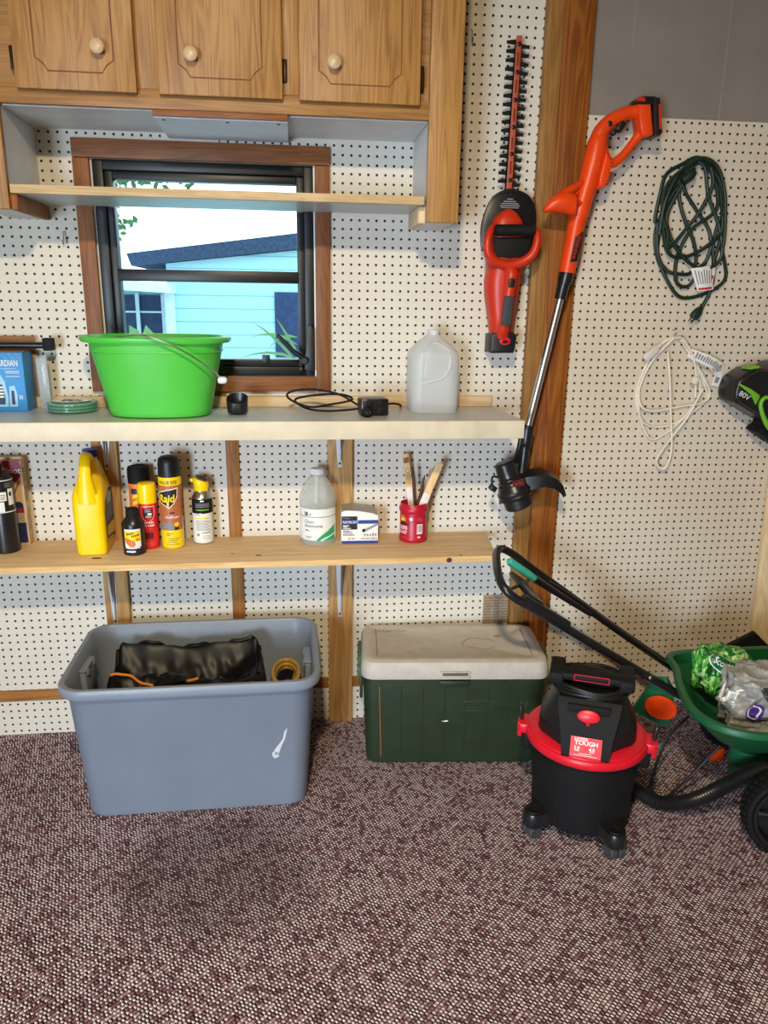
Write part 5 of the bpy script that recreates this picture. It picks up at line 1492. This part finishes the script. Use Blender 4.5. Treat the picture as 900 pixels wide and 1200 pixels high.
b = MB(BLK2); b.tube([(.828, -.088, 1.545), (.823, -.088, 1.515), (.820, -.088, 1.505), (.812, -.088, 1.462)], [.0235, .0225, .0185, .0175], 18, M=T); b.build('collar', t)
b = MB(ALU); b.tube([(.817, -.089, 1.49), (.731, -.099, 1.055)], .0118, 20, M=T); b.build('pole', t)
b = MB(BLK2)
b.tube([(.735, -.099, 1.075), (.732, -.099, 1.06), (.729, -.100, 1.02), (.728, -.100, 1.005), (.724, -.105, .955), (.718, -.112, .905)], [.0195, .0215, .0205, .0165, .0175, .02], 16, 3, M=T)
b.tube([(.714, -.10, 1.045), (.706, -.105, .99), (.692, -.118, .955)], [.008, .009, .012], 10, 4, M=T)
b.build('socket', t)
ax = V((.062, -.015, -.155)).normalized(); c0 = V((.6535, -.128, .960))
Mm = T @ Matrix.Translation(c0) @ ax.to_track_quat('Z', 'Y').to_matrix().to_4x4()
b = MB(BLK2)
b.lathe([(.001, -.004), (.026, -.003), (.0315, .003), (.0335, .03), (.0345, .055), (.042, .070), (.048, .085), (.0525, .095)], 32, M=Mm)
for k in range(3): b.lathe([(.0325+.003*k, .045+.012*k), (.0365+.004*k, .048+.012*k), (.0355+.004*k, .053+.012*k)], 32, M=Mm, cap0=False, cap1=False)
b.build('motor_head', t)
b = MB(BLK); b.lathe([(.053, .092), (.055, .100), (.0525, .106), (.056, .112), (.054, .118), (.0445, .122), (.045, .150), (.036, .156), (0, .157)], 36, M=Mm)
sp_ = b.build('spool', t)
b = MB(RED); b.box((.036, .028, .132), (.012, .012, .016), .003, M=Mm); b.mat(WHT); b.lathe([(.004, 0), (.004, .003), (0, .0035)], 10, M=Mm @ Matrix.Translation((-.012, -.040, .150)) @ Matrix.Rotation(PI/2, 4, 'X')); b.build('release_tab', sp_)
b = MB(RED2); fm = flatmap(T @ V((.690, -.178, .905)), V((.93, 0, .36)), V((-.36, 0, .93)))
for (u0, u1, v0, v1) in ((-.018, .018, .0085, .0095), (-.018, .018, -.0095, -.0085), (-.018, -.017, -.0095, .0095), (.017, .018, -.0095, .0095)): b.patch(fm, u0, u1, v0, v1, .0005, 1)
b.text('B+D', .014, fm, 0, -.005, .0005, 'C', .01, .9); b.mat(BLK); b.patch(fm, -.019, .019, -.0105, .0105, .0, 1)
b.build('badge', t)
b = MB(BLK); b.tube([(.640, -.130, .913), (.618, -.135, .917), (.616, -.14, .895), (.628, -.142, .880)], .0035, 8, 4, M=T)
b.box((.620, -.135, .880), (.022, .03, .018), .004, Matrix.Rotation(.5, 4, 'Y'), M=T); b.build('edge_guide', t)
b = MB(BLK)   # swept debris guard
Rg = []
for x, z, h, y0, y1 in ((.712, .890, .050, -.150, -.090), (.745, .898, .052, -.165, -.075), (.785, .906, .044, -.168, -.055), (.820, .896, .034, -.165, -.045), (.845, .876, .026, -.155, -.042), (.862, .853, .012, -.140, -.045)):
    n = 8; top = [(x, y0+(y1-y0)*i/n, z+h*.5+.010*math.sin(PI*i/n)) for i in range(n+1)]; bot = [(x-.006, y0+(y1-y0)*i/n, z+h*.5-.006+.010*math.sin(PI*i/n)-(h*.75 if i in (0,) else (h*.35 if i == 1 else 0))) for i in range(n, -1, -1)]
    Rg.append(top+bot)
b.rings(Rg, M=T)
b.box((.858, -.06, .866), (.018, .022, .02), .004, M=T)
b.build('debris_guard', t)

# ================================================================ coiled cords
def coil(name, label, loc, strands, r, m, ybase, group=None):
    o = thing(name, label, 'cord', loc)
    b = MB(m); k = 0
    for s, closed in strands:
        n = len(s); ph = k*1.7
        P = [V((x-loc[0], ybase-.007*(k % 4)-.0035*(1+math.sin(i*1.9+ph))-loc[1], z-loc[2])) for i, (x, z) in enumerate(s)]
        b.tube(P, r, 8, 7, closed); k += 1
    b.build('cable', o); return o
L1 = [(1.2, 1.814), (1.152, 1.741), (1.133, 1.667), (1.149, 1.593), (1.196, 1.513), (1.238, 1.475), (1.291, 1.476), (1.351, 1.501), (1.384, 1.535), (1.376, 1.588), (1.352, 1.644), (1.346, 1.723), (1.338, 1.814), (1.295, 1.866), (1.241, 1.887), (1.198, 1.868), (1.151, 1.839), (1.134, 1.785), (1.13, 1.695)]
L2 = [(1.13, 1.695), (1.146, 1.602), (1.18, 1.556), (1.213, 1.545), (1.26, 1.548), (1.276, 1.586), (1.258, 1.642), (1.225, 1.697), (1.198, 1.765), (1.197, 1.814), (1.238, 1.869), (1.286, 1.857), (1.329, 1.809), (1.344, 1.737), (1.346, 1.653), (1.335, 1.578)]
L3 = [(1.2, 1.814), (1.16, 1.723), (1.173, 1.659), (1.216, 1.604), (1.279, 1.565), (1.326, 1.568), (1.353, 1.606), (1.335, 1.69), (1.287, 1.776), (1.261, 1.856), (1.223, 1.873), (1.194, 1.819)]
L4 = [(1.281, 1.857), (1.29, 1.808), (1.261, 1.735), (1.222, 1.678), (1.172, 1.622), (1.161, 1.668), (1.138, 1.731), (1.145, 1.804), (1.19, 1.85), (1.235, 1.88)]
L5 = [(1.22, 1.86), (1.206, 1.805), (1.255, 1.744), (1.305, 1.685), (1.32, 1.634), (1.313, 1.587), (1.294, 1.567)]
L6 = [(1.255, 1.872), (1.293, 1.844), (1.32, 1.782), (1.314, 1.731), (1.248, 1.679), (1.215, 1.613), (1.206, 1.556), (1.222, 1.514), (1.26, 1.509), (1.284, 1.548)]
L7 = [(1.343, 1.72), (1.343, 1.672), (1.316, 1.643), (1.268, 1.609), (1.217, 1.594), (1.174, 1.608), (1.151, 1.668), (1.143, 1.74), (1.17, 1.82)]
L8 = [(1.136, 1.66), (1.140, 1.745), (1.165, 1.815), (1.205, 1.862), (1.25, 1.882), (1.30, 1.858), (1.335, 1.79), (1.348, 1.70), (1.350, 1.63)]
L9 = [(1.142, 1.62), (1.147, 1.71), (1.172, 1.79), (1.215, 1.858), (1.255, 1.878), (1.308, 1.848), (1.340, 1.76), (1.352, 1.67)]
tail = [(1.335, 1.72), (1.327, 1.634), (1.338, 1.559), (1.333, 1.496), (1.316, 1.447), (1.300, 1.428)]
o = coil('extension_cord', 'dark green extension cord coiled and hung high on the right pegboard', (1.25, -.02, 1.40), [(L1, True), (L2, False), (L3, False), (L4, False), (L5, False), (L6, False), (L7, False), (L8, False), (L9, False), (tail, False)], .0058, GCORD, -.008)
b = MB(GCORD); Mp = Matrix.Translation((.040, -.008, .020)) @ Matrix.Rotation(.62, 4, 'Y')
b.rings([rrect(.012, .012, .005, 4, .030), rrect(.026, .022, .008, 4, .014), rrect(.030, .024, .008, 4, -.006), rrect(.026, .022, .007, 4, -.012)], M=Mp)
p = b.build('plug', o)
b = MB(BRASS); 
for x in (-.006, .006): b.box((x, 0, -.021), (.0016, .006, .018), .0004, M=Mp)
b.build('prong', p)
b = MB(GCORD); b.tube([(-.062, -.022, .413), (-.040, -.024, .432), (-.028, -.024, .442)], [.014, .016, .010], 12, 2); b.build('socket_end', o)
def papertag(o, pts, y, nm, m=PAPER, curl=.008, lines=6, red=True):
    b = MB(m); b.add([(x-o.location.x, y-o.location.y+curl*math.sin(i*2.1), z-o.location.z) for i, (x, z) in enumerate(pts)], [tuple(range(len(pts)))]); return b
b = MB(PAPER); TG = [(1.253, 1.562), (1.339, 1.573), (1.341, 1.499), (1.286, 1.493)]
q = lambda u, v, h: tuple(V((TG[3][0]*(1-u)*(1-v)+TG[2][0]*u*(1-v)+TG[1][0]*u*v+TG[0][0]*(1-u)*v, -.030-h-.006*math.sin(u*4), TG[3][1]*(1-u)*(1-v)+TG[2][1]*u*(1-v)+TG[1][1]*u*v+TG[0][1]*(1-u)*v))-V(o.location))
b.patch(q, 0, 1, 0, 1, 0, 8, 3); b.mat(GREYINK)
for i in range(7): b.patch(q, .1+i*.115, .15+i*.115, .28, .9-.04*(i % 3), .0006, 1, 3)
b.mat(REDP); b.patch(q, .06, .88, .04, .13, .0006, 8, 1); b.patch(q, .80, .93, .45, .6, .0006, 2, 1)
lab(b.build('tag', o), 'white printed paper tag')
a = [(1.221, 1.342), (1.171, 1.302), (1.14, 1.228), (1.127, 1.168), (1.139, 1.1), (1.188, 1.015), (1.236, 1.023), (1.294, 1.077), (1.342, 1.146), (1.347, 1.199), (1.308, 1.281), (1.269, 1.339)]
bb = [(1.229, 1.346), (1.167, 1.273), (1.133, 1.183), (1.144, 1.123), (1.194, 1.108), (1.288, 1.123), (1.352, 1.134), (1.38, 1.161), (1.357, 1.214), (1.309, 1.273), (1.253, 1.343)]
c = [(1.238, 1.347), (1.262, 1.343), (1.299, 1.288), (1.319, 1.229), (1.329, 1.153)]
d2 = [(1.21, 1.302), (1.222, 1.23), (1.233, 1.168), (1.247, 1.09), (1.261, .984), (1.25, .924), (1.23, .915), (1.214, .935), (1.220, .965), (1.257, 1.019), (1.308, 1.092), (1.345, 1.184)]
e = [(1.130, 1.16), (1.148, 1.085), (1.192, 1.054), (1.264, 1.061), (1.324, 1.1), (1.378, 1.146), (1.364, 1.191), (1.31, 1.287), (1.26, 1.344), (1.22, 1.344), (1.185, 1.323)]
o = coil('extension_cord', 'white household extension cord coiled on a peg below the dark green cord', (1.25, -.02, .92), [(a, True), (bb, False), (c, False), (d2, False), (e, False)], .0040, WCORD, -.006)
b = MB(pm('pink_white_plug', 'd9cfc8', .45)); Mp = Matrix.Translation((-.097, -.008, .377)) @ Matrix.Rotation(.80, 4, 'Y')
b.box((0, 0, 0), (.026, .018, .058), .006, M=Mp); b.box((.0, 0, .034), (.012, .010, .016), .003, M=Mp); lab(b.build('outlet_end', o), 'white three way outlet end')
b = MB(WCORD); b.box((.064, -.012, .29), (.022, .014, .024), .004, Matrix.Rotation(.2, 4, 'Y')); b.build('plug', o)
b = MB(PAPER)
C1 = [(1.284, 1.300), (1.33, 1.283), (1.37, 1.266), (1.395, 1.250), (1.404, 1.225), (1.396, 1.190)]
W1 = [.014, .017, .018, .020, .015, .013]
def q2(u, v, h):
    i = min(int(u*5), 4); f = u*5-i
    x = C1[i][0]*(1-f)+C1[i+1][0]*f; z = C1[i][1]*(1-f)+C1[i+1][1]*f; w = W1[i]*(1-f)+W1[i+1]*f
    dx, dz = C1[i+1][0]-C1[i][0], C1[i+1][1]-C1[i][1]; L = math.hypot(dx, dz)
    return tuple(V((x-dz/L*w*(v*2-1), -.024-h-.010*math.sin(u*5), z+dx/L*w*(v*2-1)))-V(o.location))
b.patch(q2, 0, 1, 0, 1, 0, 24, 4); b.mat(GREYINK)
for i in range(15): b.patch(q2, .10+i*.04, .125+i*.04, .25, .85-.05*(i % 4), .0007, 1, 3)
b.patch(q2, .83, .94, .25, .75, .0007, 3, 2)
b.mat(REDP); b.patch(q2, .02, .07, .35, .75, .0007, 2, 1); b.patch(q2, .45, .66, .08, .16, .0007, 4, 1)
lab(b.build('tag', o), 'curled white printed paper tag')

# ================================================================ battery tool at the right edge
t = thing('power_tool', 'black and lime green cordless power tool hung at the right edge of the pegboard', 'power tool', (1.50, -.08, 1.0))
T = Matrix.Translation((-1.50, .08, -1.0))
out = [(1.412, 1.148), (1.405, 1.168), (1.405, 1.190), (1.411, 1.218), (1.424, 1.231), (1.443, 1.246), (1.462, 1.256), (1.492, 1.259), (1.512, 1.255), (1.54, 1.275), (1.62, 1.285), (1.66, 1.22), (1.66, 1.10), (1.60, 1.072), (1.562, 1.076), (1.533, 1.086), (1.487, 1.109), (1.444, 1.132)]
b = MB(BLK2); b.prism(out, -.125, -.015, .012, M=T, seg=3)
b.prism([(x*.94+1.53*.06, z*.94+1.17*.06) for x, z in out], -.134, -.12, .006, M=T)
b.build('housing', t)
b = MB(GRNL)
b.prism([(1.409, 1.211), (1.448, 1.195), (1.480, 1.176), (1.484, 1.168), (1.473, 1.143), (1.452, 1.176), (1.409, 1.206)], -.1365, -.130, .0015, M=T)
b.prism([(1.449, 1.2535), (1.462, 1.2635), (1.484, 1.2655), (1.480, 1.254)], -.112, -.06, .002, M=T)
b.build('lime_stripe', t)
b = MB(GRNL)
b.tube([(1.64, -.140, 1.150), (1.58, -.140, 1.158), (1.520, -.140, 1.166), (1.498, -.140, 1.166), (1.487, -.140, 1.146), (1.500, -.140, 1.112), (1.525, -.140, 1.075), (1.56, -.140, 1.055), (1.62, -.14, 1.05)], [.006, .006, .006, .0065, .007, .007, .009, .012, .012], 10, 5, M=T)
b.build('lime_loop', t)
b = MB(PAPER); g = flatmap(T @ V((1.419, -.1345, 1.180)), V((.89, 0, -.42)), V((.42, 0, .89)))
b.text('80V', .024, g, .014, -.009, .0012, 'C', .0, 1.1); b.build('lettering', t)
b = MB(BLKM); b.prism([(1.519, 1.049), (1.528, 1.060), (1.540, 1.066), (1.545, 1.085), (1.60, 1.085), (1.66, 1.07), (1.66, .99), (1.59, 1.005)], -.100, -.02, .006, M=T); b.build('foot', t)
b = MB(DGRY); b.tube([(1.515, -.128, 1.225), (1.54, -.14, 1.235), (1.60, -.14, 1.262)], [.010, .014, .015], 12, 4, M=T); b.build('handle', t)
